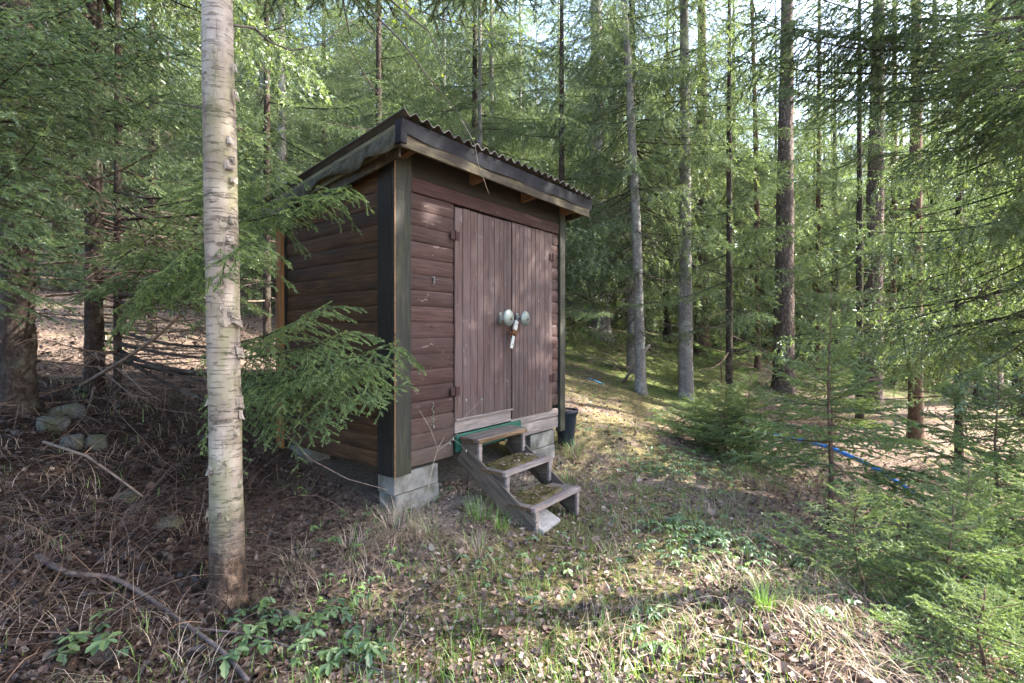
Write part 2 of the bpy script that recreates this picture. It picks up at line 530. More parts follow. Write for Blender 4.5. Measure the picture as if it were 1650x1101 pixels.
# ------------------------------------------------------------------ the shed's frame in plan
CX, CY = -0.879, 3.673                 # near corner of the shed
SHED_RZ = math.atan2(.789, .6143)
fx, fy = math.cos(SHED_RZ), math.sin(SHED_RZ)
bx_, by_ = -fy, fx
SW, SD = 2.34, 1.67
def shed_to_world(x, y, z=0.0):
    return Vector((CX + x * fx + y * bx_, CY + x * fy + y * by_, z))
def world_to_shed(X, Y):
    dx, dy = X - CX, Y - CY
    return dx * fx + dy * fy, dx * bx_ + dy * by_

# ------------------------------------------------------------------ ground
CTRL = np.array([
    (0, 0, -.10), (0, 2, .0), (1.2, 1.6, -.02), (-1.2, 1.6, .06), (-1.6, 2.75, .12), (-.88, 3.67, .25), (-.6, 4.0, .25), (-2.2, 4.7, .52), (.56, 5.52, .19),
    (-.76, 6.54, .55), (.4, 3.6, .06), (.70, 5.9, .34), (-.2, 3.9, .14), (1.92, 4.04, .0), (2.2, 2.6, -.06), (2.8, 3.24, -.32), (3.3, 2.8, -.6), (3.2, 4.5, -.3), (2.4, 6.0, .04),
    (5.1, 7.05, -.35), (4.2, 5.4, -.4), (6.1, 11, .25), (3.5, 10, .32), (2.2, 13, 1.55), (0, 12, 1.75), (.9, 9, .75), (1.8, 8, .35), (-3, 10, 1.75),
    (-5, 10, 2.05), (-8.7, 12, 2.6), (-3.9, 4.6, 1.08), (-3.95, 3.9, .98), (-3.4, 3.7, .86), (-3.1, 3.0, .58), (-2.2, 2.4, .30),
    (-2.6, 5.6, .9), (-4, 7, 1.45), (-6, 5, 1.5), (-3.5, 1.5, .35), (-2, 0, .05), (2, 0, -.3), (4, 1, -.9),
    (-20, 30, 7.5), (0, 30, 4.6), (0, 20, 3.2), (15, 30, .8), (15, 15, .1), (30, 45, .5), (10, 20, .5), (9, 8, -.3), (-30, 10, 6), (30, 10, -1.5),
    (-12, -10, 1.0), (10, -10, -2), (0, -6, -.4), (0, 60, 8), (-40, 60, 14), (50, 60, 0), (-9, 6, 2.2), (7, 4, -.7), (6, 2.5, -1.0)], dtype=float)
def _tps(r):
    return np.where(r > 1e-9, r * r * np.log(np.maximum(r, 1e-9)), 0.)
_n = len(CTRL)
_A = np.zeros((_n + 3, _n + 3))
_A[:_n, :_n] = _tps(np.hypot(CTRL[:, None, 0] - CTRL[None, :, 0], CTRL[:, None, 1] - CTRL[None, :, 1])) + np.eye(_n) * .02
_A[:_n, _n] = 1; _A[:_n, _n + 1:] = CTRL[:, :2]
_A[_n, :_n] = 1; _A[_n + 1:, :_n] = CTRL[:, :2].T
_W = np.linalg.solve(_A, np.concatenate([CTRL[:, 2], np.zeros(3)]))
def gz(x, y):
    x = np.asarray(x, dtype=float); y = np.asarray(y, dtype=float)
    sh = x.shape
    xf = np.clip(x.ravel(), -45, 50); yf = np.clip(y.ravel(), -14, 65)
    z = _W[_n] + _W[_n + 1] * xf + _W[_n + 2] * yf
    for i in range(_n):
        z = z + _W[i] * _tps(np.hypot(xf - CTRL[i, 0], yf - CTRL[i, 1]))
    near = np.exp(-((xf) ** 2 + (yf - 4) ** 2) / 260)
    z = z + vnoise(xf, yf, .9, 1) * .035 + vnoise(xf, yf, .33, 2) * .018 * near + vnoise(xf, yf, .12, 3) * .007 * near + vnoise(xf, yf, 4.0, 4) * .12 * (1 - near)
    return z.reshape(sh)
def gz1(x, y):
    return float(gz(np.array([x]), np.array([y]))[0])
def ground_at(u, v, dmin=1.2, dmax=60):
    """where the sight line through a pixel meets the ground"""
    d = np.geomspace(dmin, dmax, 600)
    x = (u - U0) / FP * d
    z = CZ - (v - HZ) / FP * d
    k = np.nonzero(z - gz(x, d) < 0)[0]
    i = k[0] if len(k) else 599
    return Vector((x[i], d[i], gz1(x[i], d[i])))

def axis_coords(lo, hi, a, b, step, grow=1.16, smax=6.0):
    c = list(np.arange(a, b + 1e-6, step))
    s = step; x = c[0]; left = []
    while x > lo:
        s = min(s * grow, smax); x -= s; left.append(x)
    s = step; x = c[-1]; right = []
    while x < hi:
        s = min(s * grow, smax); x += s; right.append(x)
    return np.array(left[::-1] + c + right)
gxs = axis_coords(-140, 160, -4.6, 5.2, .045)
gys = axis_coords(-40, 240, 1.2, 8.0, .045)
GX, GY = np.meshgrid(gxs, gys)
GZ = gz(GX, GY)
ny, nx = GX.shape
idx = np.arange(nx * ny).reshape(ny, nx)
Q = np.stack([idx[:-1, :-1], idx[:-1, 1:], idx[1:, 1:], idx[1:, :-1]], -1).reshape(-1, 4)
gme = mesh_np('ground', np.stack([GX, GY, GZ], -1).reshape(-1, 3), Q, M['ground'], smooth=True)
def moss_field(x, y):
    path = np.exp(-((x - .15 * y - .2) / 1.5) ** 2) * (y > .5)
    return np.clip(.16 + .60 * path + .45 * vnoise(x, y, .8, 21) + .25 * vnoise(x, y, .25, 22) - .35 * np.exp(-((x + 3) / 1.4) ** 2), 0, 1)
def green_field(x, y):
    far = np.clip((np.hypot(x, y) - 9) / 4, 0, 1)
    hill = np.exp(-((x - 1.9) / 2.2) ** 2 - ((y - 12.5) / 3.0) ** 2)
    return np.clip(.17 + hill * .55 + far * .32 + .35 * vnoise(x, y, 1.7, 31) - .5 * np.exp(-((x + 3.4) / 1.6) ** 2 - ((y - 3.5) / 2.2) ** 2), 0, 1)
sxg, syg = world_to_shed(GX, GY)
dirt = np.clip(1.25 - np.hypot(np.maximum(np.abs(sxg - 1.0) - .75, 0) * 4, np.maximum(np.abs(syg - .5) - .75, 0) * 4), 0, 1)
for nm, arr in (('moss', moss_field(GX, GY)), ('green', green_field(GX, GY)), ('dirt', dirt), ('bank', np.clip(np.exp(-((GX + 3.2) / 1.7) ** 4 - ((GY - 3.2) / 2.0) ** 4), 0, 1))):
    at_ = gme.attributes.new(nm, 'FLOAT', 'POINT')
    at_.data.foreach_set('value', arr.ravel().astype(np.float32))
tag(obj('ground', gme), kind='structure')

# ------------------------------------------------------------------ the shed
shed = empty('garden_shed', (CX, CY, 0), SHED_RZ)
tag(shed, 'brown stained wooden shed with double plank doors and corrugated lean-to roof on concrete blocks', 'shed')
ZB, ZH, ZT, ROW = .562, 2.687, 2.803, .125
RP = .135                                      # fall of the roof per metre towards the back
def roof_z(y):
    return 3.075 - RP * (y + .3)

def siding_mesh(name, L, h, mat, axis=0, bulge=.016):
    """a half-log board lying along x (outside is -y) or along y (outside is -x)"""
    prof = []
    n = 12
    for i in range(n + 1):
        a = .5 - .5 * math.cos(PI * i / n)
        prof.append((-.004 - bulge * math.sin(PI * (.03 + .94 * a)) ** .24, h * (.012 + .976 * a)))
    prof += [(.012, h * .985), (.012, h * .012)]
    segs = 9
    p, f = [], []
    k = len(prof)
    for s in range(segs + 1):
        t = s / segs
        for (o, z) in prof:
            p.append((L * t, o, z) if axis == 0 else (o, L * t, z))
    for s in range(segs):
        for i in range(k):
            j = (i + 1) % k
            q = (s * k + i, s * k + j, (s + 1) * k + j, (s + 1) * k + i)
            f.append(q if axis == 1 else q[::-1])
    f.append(tuple(range(k)) if axis == 0 else tuple(range(k))[::-1])
    e = tuple(range(segs * k, segs * k + k))
    f.append(e[::-1] if axis == 0 else e)
    b = MB(); b.add(p, f)
    return b.mesh(name, mat, True)

def auto_smooth(o, deg=40):
    me = o.data if hasattr(o, 'data') else o
    try:
        me.set_sharp_from_angle(angle=math.radians(deg))
    except Exception:
        pass

# front wall: a backing sheet carries the boards
wf = MB().box(.02, SW - .02, .016, .05, ZB, 3.02).build('wall', M['soffit_dark'], shed)
ml = siding_mesh('siding_board', .468, ROW, M['siding_front']); auto_smooth(ml)
mr = siding_mesh('siding_board', .136, ROW, M['siding_front']); auto_smooth(mr)
mw = siding_mesh('siding_board', .935, ROW, M['grey_wood']); auto_smooth(mw)
mw2 = siding_mesh('siding_board', .845, .085, M['grey_wood'], bulge=.02); auto_smooth(mw2)
for i in range(17):
    jit = random.uniform(-.002, .002)
    obj('siding_board', ml, wf, (.132 + random.uniform(-.002, .004), random.uniform(-.004, .002), ZB + ROW * i), (0, 0, random.uniform(-.004, .004)))
    if i > 1:
        obj('siding_board', mr, wf, (2.098, random.uniform(-.004, .002), ZB + ROW * i))
obj('siding_board', mw, wf, (1.30, 0, ZB), (0, .004, 0))
obj('siding_board', mw2, wf, (1.388, 0, ZB + ROW))
nail = MB().lathe([(.004, 0), (.0035, .0025), (.001, .003)], 6, Matrix.Rotation(PI / 2, 4, 'X')).mesh('nail_head', M['rust'])
for i in range(17):
    for xx in (.155, .575):
        obj('nail_head', nail, wf, (xx + random.uniform(-.006, .006), -.0195, ZB + ROW * (i + .5) + random.uniform(-.01, .01)))
# header above the doors and the dark frieze over it
MB().box(.132, 2.236, -.032, .014, ZH + .003, ZT, .006).build('header_board', M['header_wood'], wf)
MB().box(.01, SW - .01, -.018, .014, ZT + .003, 3.03, .004).build('frieze_board', M['soffit_dark'], wf)
# left wall
wl = MB().box(.016, .05, .05, SD - .03, ZB, 2.84).build('wall', M['soffit_dark'], shed)
ms = siding_mesh('siding_board', 1.39, ROW, M['siding_side'], 1); auto_smooth(ms)
for i in range(18):
    obj('siding_board', ms, wl, (random.uniform(-.004, .002), .155, ZB + ROW * i + random.uniform(-.002, .002)))
g = MB()
g.add([(-.02, .15, 2.813), (-.02, 1.55, 2.813), (-.02, 1.55, roof_z(1.55) - .05), (-.02, .15, roof_z(.15) - .05),
       (.02, .15, 2.813), (.02, 1.55, 2.813), (.02, 1.55, roof_z(1.55) - .05), (.02, .15, roof_z(.15) - .05)],
      [(0, 3, 2, 1), (4, 5, 6, 7), (0, 1, 5, 4), (2, 3, 7, 6), (1, 2, 6, 5), (0, 4, 7, 3)])
g.build('gable_board', M['siding_side'], wl)
# right and back walls
MB().box(SW - .05, SW - .016, .05, SD - .03, ZB, 2.84).build('wall', M['siding_side'], shed)
MB().box(.02, SW - .02, SD - .03, SD, ZB, 2.79).build('wall', M['siding_side'], shed)
MB().box(.03, SW - .03, .04, SD - .03, ZB + .02, ZB + .08).build('floor', M['grey_wood'], shed)
# corner posts
MB().box(-.036, .128, -.044, -.004, .53, 3.0, .005).build('corner_post', M['post_wood'], shed)
MB().box(-.042, -.004, -.001, .155, .527, 3.0, .004).build('corner_post', M['post_dark'], shed)
MB().box(2.24, 2.345, -.046, .02, .512, 2.93, .005).build('corner_post', M['post_wood'], shed)
MB().box(-.062, -.004, 1.585, 1.68, .5, 2.78, .004).build('corner_post', M['post_lit'], shed)
MB().box(-.03, -.002, 1.548, 1.583, .53, 2.78).build('corner_post', M['post_dark'], shed)  # dark strip painting the shadow gap between boards and back post
MB().box(-.041, -.029, -.049, -.0445, .53, 2.98).build('post_edge_strip', M['rafter_wood'], shed)
# foundation blocks
bm = MB().box(0, .45, 0, .2, 0, .158, .006).mesh('concrete_block', M['block'])
for x, y, z, r in ((.0, .005, .375, .0), (.01, .0, .213, .01), (1.755, .01, .382, 0.), (1.75, .004, .220, -.01), (.0, .055, .05, 0), (1.76, .03, .055, 0)):
    obj('concrete_block', bm, shed, (x, y, z), (0, 0, r))
bm2 = MB().box(0, .2, 0, .45, 0, .16, .006).mesh('concrete_block', M['block'])
for x, y, z in ((.01, 1.2, .395), (2.1, 1.2, .395), (.01, 1.2, .23), (2.1, 1.2, .23)):
    obj('concrete_block', bm2, shed, (x, y, z))

# doors
def make_door(x0, x1, z0, z1, edges, y):
    d = MB().box(x0 + .008, x1 - .008, y + .02, y + .034, z0 + .004, z1 - .004).build('door', M['soffit_dark'], shed)
    for a, b in zip(edges[:-1], edges[1:]):
        top = z1 - random.uniform(0, .006)
        p = MB().box(0, b - a - .003, 0, .018, 0, top - z0, .003).mesh('plank', M['door_wood'])
        obj('plank', p, d, (a + .0015, y + random.uniform(-.0015, .0015), z0 - random.uniform(0, .004)))
    return d
eL = [.604, .700, .798, .885, .968, 1.045, 1.122, 1.188, 1.262, 1.304, 1.374]
eR = [1.392, 1.442, 1.503, 1.578, 1.640, 1.712, 1.780, 1.857, 1.955, 2.03, 2.092]
doorL = make_door(.602, 1.375, .868, 2.672, eL, -.036)
doorR = make_door(1.390, 2.093, .768, 2.68, eR, -.034)
# weathered kick board, its drip strip, and the green plank behind the steps
MB().box(.606, 1.372, -.034, -.008, .752, .856, .004).build('kick_board', M['grey_wood'], shed)
MB().box(.600, 1.378, -.058, -.020, .858, .874, .003).build('drip_strip', M['grey_wood'], shed)
MB().box(.598, 1.50, -.062, -.034, .60, .744, .003).build('sill_plank', M['green_paint'], shed)
# hinges
def hinge(door, x, z, flip=1):
    h = MB().box(x - .052, x + .052, -.066 + .02, -.040, z - .036, z + .036, .003).build('hinge', M['iron_paint'], door)
    MB().tube([(x, -.049, z - .042), (x, -.049, z + .042)], .008, 8).build('hinge_pin', M['iron_paint'], door)
    return h
for x, zz, d in ((.602, 2.42, doorL), (.602, 1.11, doorL), (2.093, 2.42, doorR), (2.093, 1.12, doorR)):
    hinge(d, x, zz)
# disc knobs on brackets
def knob(door, x, z, r):
    MB().box(x - .022, x + .022, -.046, -.0375, z - .05, z + .05, .004).build('bracket_plate', M['zinc'], door)
    MB().box(x - .012, x + .012, -.125, -.046, z - .022, z + .022, .003).build('bracket', M['enamel'], door)
    prof = [(.004, .0), (r * .55, .002), (r * .9, .007), (r, .014), (r * .985, .02), (r * .8, .03), (r * .5, .039), (r * .2, .043), (.004, .044)]
    Mx = Matrix.Translation((x, -.122, z)) @ Matrix.Rotation(PI / 2, 4, 'X')
    MB().lathe(prof, 28, Mx).build('door_knob', M['zinc'], door, True)
    MB().lathe([(.008, .0), (.009, .006), (.004, .009)], 10, Matrix.Translation((x + .004, -.166, z - .012)) @ Matrix.Rotation(PI / 2, 4, 'X')).build('rivet', M['rust'], door, True)
knob(doorL, 1.2, 1.742, .079)
knob(doorR, 1.462, 1.742, .072)
# small nails and chips on the front
MB().tube([(.366, -.016, 2.055), (.366, -.035, 2.05), (.367, -.04, 2.03), (.364, -.036, 2.0), (.36, -.026, 1.985)], .0045, 6).tube([(.345, -.03, 2.048), (.366, -.036, 2.054), (.385, -.03, 2.046)], .004, 6).build('wall_hook', M['zinc'], wf)

# roof
def corrugated():
    x0, x1, y0, y1 = -.16, 2.56, -.30, 1.98
    pitch, amp, th = .108, .018, .006
    nxs = int((x1 - x0) / pitch * 10)
    ys = np.linspace(y0, y1, 9)
    p, f = [], []
    for lay in (0, 1):
        for y in ys:
            for i in range(nxs + 1):
                x = x0 + (x1 - x0) * i / nxs
                w = amp * math.sin(2 * PI * (x - x0) / pitch + PI / 2)
                p.append((x, y, roof_z(y) + .05 + w - lay * th - .012 * math.exp(-((y - y0) / .3) ** 2) * math.sin(x * 3)))
    n = nxs + 1
    def ix(l, j, i): return (l * len(ys) + j) * n + i
    for j in range(len(ys) - 1):
        for i in range(nxs):
            f.append((ix(0, j, i), ix(0, j, i + 1), ix(0, j + 1, i + 1), ix(0, j + 1, i)))
            f.append((ix(1, j, i), ix(1, j + 1, i), ix(1, j + 1, i + 1), ix(1, j, i + 1)))
    J = len(ys) - 1
    for i in range(nxs):
        f.append((ix(0, 0, i), ix(1, 0, i), ix(1, 0, i + 1), ix(0, 0, i + 1)))
        f.append((ix(0, J, i + 1), ix(1, J, i + 1), ix(1, J, i), ix(0, J, i)))
    for j in range(J):
        f.append((ix(0, j + 1, 0), ix(1, j + 1, 0), ix(1, j, 0), ix(0, j, 0)))
        f.append((ix(0, j, nxs), ix(1, j, nxs), ix(1, j + 1, nxs), ix(0, j + 1, nxs)))
    b = MB(); b.add(p, f)
    o = b.build('roof', M['roof_sheet'], shed, True)
    auto_smooth(o)
    return o
roof = corrugated()
def slope_box(name, x0, x1, y0, y1, top, h, mat):
    """a timber that follows the fall of the roof; `top` is below the roof line"""
    b = MB()
    p = [(x, y, roof_z(y) - top - k * h) for x in (x0, x1) for y in (y0, y1) for k in (1, 0)]
    b.add(p, [(0, 1, 3, 2), (4, 6, 7, 5), (0, 4, 5, 1), (2, 3, 7, 6), (0, 2, 6, 4), (1, 5, 7, 3)])
    return b.build(name, mat, roof)
slope_box('roof_deck', -.13, 2.52, -.225, 1.93, .0, .022, M['soffit_dark'])
for x in (.0, .80, 1.55, 2.27):
    slope_box('rafter', x, x + .05, -.222, 1.9, .024, .11, M['rafter_wood'])
MB().box(-.14, 2.53, -.25, -.226, 2.90, 3.055, .004).build('fascia_board', M['fascia_wood'], roof)
# drip flashing of black tar paper, bowed along its length
def flashing():
    b = MB(); n = 26
    p, f = [], []
    for i in range(n + 1):
        t = i / n; x = -.15 + 2.72 * t
        sag = .004 * math.sin(t * PI) + .006 * math.sin(t * 23) - .02 * math.exp(-(t / .06) ** 2)
        wob = .01 * math.sin(t * 17 + 1)
        pts = [(-.272, 3.088), (-.262 - wob * .4, 3.035), (-.257 - wob * .6, 2.985 - sag)]
        for y, z in pts: p.append((x, y, z))
        for y, z in pts: p.append((x, y + .004, z))
    for i in range(n):
        a, c = i * 6, (i + 1) * 6
        for k in (0, 1):
            f.append((a + k, a + k + 1, c + k + 1, c + k))
            f.append((a + 3 + k, c + 3 + k, c + 4 + k, a + 4 + k))
        f.append((a + 2, a + 5, c + 5, c + 2))
    f.append((0, 3, 4, 1)); f.append((1, 4, 5, 2))
    e = n * 6
    f.append((e, e + 1, e + 4, e + 3)); f.append((e + 1, e + 2, e + 5, e + 4))
    b.add(p, f)
    return b.build('drip_flashing', M['tar_paper'], roof)
flashing()
# verge boards left and right
slope_box('verge_board', -.142, -.118, -.20, 1.93, -.012, .15, M['verge_wood'])
slope_box('verge_board', 2.506, 2.53, -.224, 1.93, .0, .13, M['fascia_wood'])
MB().box(-.158, -.10, -.262, -.20, 2.925, 3.085, .004).build('verge_end_cap', M['tar_paper'], roof)
def torn_paper():
    b = MB(); n = 22; p, f = [], []
    for i in range(n + 1):
        t = i / n; y = -.2 + 1.5 * t
        zt = roof_z(y) - .02
        lift = .02 + .05 * math.exp(-((t - .14) / .07) ** 2) + .02 * math.sin(t * 14)
        dep = .13 + .05 * math.sin(t * 7 + .5) - .04 * math.exp(-((t - .2) / .08) ** 2)
        for x, z in ((-.146, zt), (-.15 - lift * .3, zt - dep * .5), (-.15 - lift, zt - dep)):
            p.append((x, y, z))
        for x, z in ((-.1435, zt), (-.147 - lift * .3, zt - dep * .5), (-.146 - lift, zt - dep)):
            p.append((x, y, z))
    for i in range(n):
        a, c = i * 6, (i + 1) * 6
        for k in (0, 1):
            f.append((a + k, c + k, c + k + 1, a + k + 1))
            f.append((a + 3 + k, a + 4 + k, c + 4 + k, c + 3 + k))
        f.append((a + 2, c + 2, c + 5, a + 5))
    b.add(p, f)
    return b.build('torn_felt', M['tar_grey'], roof, True)
torn_paper()
slope_box('under_board', -.115, -.095, -.19, 1.9, .135, .075, M['fascia_wood'])

# ------------------------------------------------------------------ padlock and chain on the knobs
lock = empty('padlock', shed_to_world(1.335, -.10, 1.60), SHED_RZ)
tag(lock, 'old padlock with rusty chain and white hasp hanging between the two door knobs', 'padlock')
Rm = Matrix.Rotation(.30, 4, 'Y')
MB().box(-.026, .026, -.012, .012, .03, .125, .005, Rm).build('hasp_plate', M['enamel'], lock)
MB().box(-.034, .034, -.017, .017, -.018, .03, .008, Rm).build('lock_body', M['rust'], lock)
MB().box(-.02, .02, -.006, .006, -.15, -.03, .004, Rm).build('hasp_strap', M['enamel'], lock)
MB().lathe([(.006, 0), (.006, .003)], 10, Rm @ Matrix.Translation((0, -.0125, .085)) @ Matrix.Rotation(PI / 2, 4, 'X')).build('key_hole', M['dark_twig'], lock)
MB().lathe([(.006, 0), (.006, .003)], 10, Rm @ Matrix.Translation((0, -.0065, -.11)) @ Matrix.Rotation(PI / 2, 4, 'X')).build('key_hole', M['dark_twig'], lock)
lk = MB()
arc = [(.013 * math.cos(a), 0, .019 * math.sin(a)) for a in np.linspace(0, 2 * PI, 13)]
link_me = MB().tube(arc, .0038, 6, False).mesh('chain_link', M['rust'], True)
chain = [(-.13, .0, .10), (-.118, 0, .06), (-.10, 0, .03), (-.075, 0, .005), (-.045, 0, -.008), (.045, 0, .03), (.055, 0, .07), (.062, 0, .105), (.085, 0, .13), (.11, 0, .14)]
for i, c in enumerate(chain):
    obj('chain_link', link_me, lock, c, (0, .5 * i, (i % 2) * PI / 2))

# ------------------------------------------------------------------ the steps
steps = empty('wooden_steps', shed_to_world(.64, 0, 0), SHED_RZ)
tag(steps, 'small weathered wooden steps with three treads in front of the shed doors', 'steps')
SWD = .652
TR = [(-.064, -.272, .73), (-.29, -.563, .509), (-.575, -.842, .289)]
for k, (ya, yb, zt) in enumerate(TR):
    t = MB()
    if k == 0:
        t.box(-.012, SWD + .012, yb, ya, zt - .032, zt, .004).build('tread', M['tread_wood'], steps)
        # splintered front edge
        e = MB(); n = 20; p, f = [], []
        for i in range(n + 1):
            s = i / n; x = -.008 + (SWD + .02) * s
            bite = .006 * random.random() + (.022 * max(0, s - .45) * random.uniform(.6, 1.2))
            p += [(x, yb - .001, zt - .003 - bite * .6), (x, yb - .012 + bite * .4, zt - .012 - bite * .5), (x, yb - .008, zt - .042 + .006 * random.random()), (x, yb + .02, zt - .036)]
        for i in range(n):
            a, c = i * 4, i * 4 + 4
            for q in range(3): f.append((a + q, a + q + 1, c + q + 1, c + q))
            f.append((a + 3, a, c, c + 3))
        f += [(3, 2, 1, 0), (n * 4, n * 4 + 1, n * 4 + 2, n * 4 + 3)]
        e.add(p, f); e.build('tread_edge', M['rot_wood'], steps)
    else:
        w = (ya - yb - .05)
        t.box(-.012, SWD + .012, yb + .052, ya, zt - .03, zt - .004, .004).build('tread', M['tread_wood'], steps)
        MB().box(-.014, SWD + .014, yb, yb + .048, zt - .036, zt, .004).build('tread_nosing', M['grey_wood'], steps)
    MB().box(-.0165, -.0125, yb + .03, ya - .01, zt - .031, zt - .006).build('tread_end', M['rot_wood'], steps)
for side, x in ((0, .012), (1, SWD - .04)):
    # sawtooth carriage
    b = MB(); pr = []
    poly = [(-.066, .695), (-.255, .695), (-.255, .477), (-.545, .477), (-.545, .258), (-.815, .258), (-.815, .04), (-.75, .09), (-.066, .62)]
    for xx in (x, x + .026): pr += [(xx, y, z) for y, z in poly]
    n = len(poly)
    fs = [tuple(range(n)), tuple(range(2 * n - 1, n - 1, -1))] + [(i, i + n, (i + 1) % n + n, (i + 1) % n) for i in range(n)]
    b.add(pr, [f[::-1] for f in fs]); b.build('carriage', M['step_wood'], steps)
    # diagonal plank outside it
    xo = x - .020 if side == 0 else x + .027
    a0, a1 = Vector((0, -.072, .60)), Vector((0, -.80, .115))
    dl = a1 - a0
    d = MB().box(0, .019, 0, dl.length, -.085, .085, .003)
    o = d.build('stringer', M['step_wood'], steps, loc=(xo, a0.y, a0.z))
    o.rotation_euler = (math.atan2(dl.z, dl.y), 0, 0)
    for (yb, z1, z0) in ((-.258, .694, .52), (-.548, .472, .30), (-.828, .252, .045)):
        MB().box(x - .006, x + .034, yb - .012, yb + .012, z0, z1, .003).build('riser_post', M['grey_wood'], steps)
for (y, z) in ((-.74, .20), (-.70, .12)):
    MB().lathe([(.011, 0), (.011, .003)], 10, Matrix.Translation((-.0105, y, z)) @ Matrix.Rotation(-PI / 2, 4, 'Y')).build('screw_head', M['rust'], steps)

def moss_mat_mesh(L, Wd, seed):
    b = []; n, m = 40, 22
    r = np.random.default_rng(seed)
    xs = np.linspace(0, L, n); ys = np.linspace(0, Wd, m)
    X, Y = np.meshgrid(xs, ys)
    edge = np.minimum(np.minimum(X, L - X), np.minimum(Y, Wd - Y))
    ed = np.clip(edge / .02, 0, 1)
    X2 = X + vnoise(X, Y, .07, seed) * .008 * (edge < .02); Y2 = Y + vnoise(X, Y, .06, seed + 1) * .008 * (edge < .02)
    Z = .006 + .012 * np.sqrt(ed) + vnoise(X, Y, .05, seed + 2) * .004 + r.normal(0, .0022, X.shape) * ed
    Z[edge <= 1e-6] = 0
    ii = np.arange(n * m).reshape(m, n)
    Qd = np.stack([ii[:-1, :-1], ii[:-1, 1:], ii[1:, 1:], ii[1:, :-1]], -1).reshape(-1, 4)
    return mesh_np('door_mat', np.stack([X2, Y2, Z], -1).reshape(-1, 3), Qd, M['mat_moss'], smooth=True)
p = shed_to_world(.64 + .05, -.515, .506)
mat_a = tag(obj('door_mat', moss_mat_mesh(.50, .235, 3), None, p, (0, 0, SHED_RZ + .04)), 'moss covered mat lying on the middle tread of the steps', 'mat', 'mossy mats on the steps')
p = shed_to_world(.64 + .06, -.80, .286)
mat_b = tag(obj('door_mat', moss_mat_mesh(.47, .245, 9), None, p, (0, 0, SHED_RZ + .09)), 'moss covered mat lying on the lowest tread of the steps', 'mat', 'mossy mats on the steps')

def frames(n, r, tilt):
    """random leaf frames: a along, b across, c normal"""
    az = r.uniform(0, 2 * PI, n)
    tl = r.normal(0, tilt, n); ro = r.normal(0, tilt, n)
    a = np.stack([np.cos(az) * np.cos(tl), np.sin(az) * np.cos(tl), np.sin(tl)], -1)
    b0_ = np.stack([-np.sin(az), np.cos(az), np.zeros(n)], -1)
    c = np.cross(a, b0_)
    b = b0_ * np.cos(ro)[:, None] + c * np.sin(ro)[:, None]
    return a, b, np.cross(a, b)

def blades(x, y, z, h, wid, lean, r, segs=3, curl=.5, az=None):
    n = len(x)
    az = r.uniform(0, 2 * PI, n) if az is None else az
    d = np.stack([np.cos(az), np.sin(az), np.zeros(n)], -1)
    s = np.stack([-np.sin(az), np.cos(az), np.zeros(n)], -1)
    P = np.stack([x, y, z], -1)
    h = np.asarray(h)[:, None]; lean = np.asarray(lean)[:, None]; wid = np.broadcast_to(np.asarray(wid, float), (n,))[:, None]
    rows = []
    for k in range(segs + 1):
        t = k / segs
        c = P + d * h * lean * t ** 1.7 + np.array([0, 0, 1.]) * h * (t * np.sqrt(np.maximum(1 - .5 * lean ** 2 * t, .05)) - curl * lean * t * t * .55)
        ww = wid * (1 - t) ** .7
        if k < segs: rows += [c - s * ww, c + s * ww]
        else: rows += [c]
    m = 2 * segs + 1
    V = np.stack(rows, 1).reshape(-1, 3)
    tt = []
    for k in range(segs - 1):
        a = 2 * k
        tt += [(a, a + 1, a + 3), (a, a + 3, a + 2)]
    a = 2 * (segs - 1)
    tt.append((a, a + 1, a + 2))
    Tt = (np.array(tt)[None] + (np.arange(n) * m)[:, None, None]).reshape(-1, 3)
    return V, Tt, m

def moss_on(mat_obj, L, Wd, seed):
    r = np.random.default_rng(seed)
    n = 2600
    x = r.uniform(.01, L - .01, n); y = r.uniform(.01, Wd - .01, n)
    k = vnoise(x, y, .07, seed) + .5 * vnoise(x, y, .03, seed + 4) > -.15
    x, y = x[k], y[k]; n = len(x)
    V, Tt, m = blades(x, y, np.full(n, .012), r.uniform(.006, .02, n), r.uniform(.0015, .003, n), r.uniform(.1, .9, n), r, 1)
    o = obj('moss', mesh_np('moss', V, Tt, M['moss_tuft'], None, np.repeat(r.random(n) * .7, m)), mat_obj)
    # litter caught on the mat
    n = 60
    x = r.uniform(.02, L - .03, n); y = r.uniform(.02, Wd - .03, n)
    a, b, c = frames(n, r, .3)
    P = np.stack([x, y, np.full(n, .022)], -1); s_ = r.uniform(.008, .02, n)[:, None]
    V = np.stack([P - a * s_, P + b * s_ * .5, P + a * s_, P - b * s_ * .5], 1).reshape(-1, 3)
    Tt = (np.array([(0, 1, 2), (0, 2, 3)])[None] + (np.arange(n) * 4)[:, None, None]).reshape(-1, 3)
    obj('litter', mesh_np('litter', V, Tt, M['litter'], None, np.repeat(r.random(n), 4)), mat_obj)
moss_on(mat_a, .50, .235, 5)
moss_on(mat_b, .47, .245, 6)

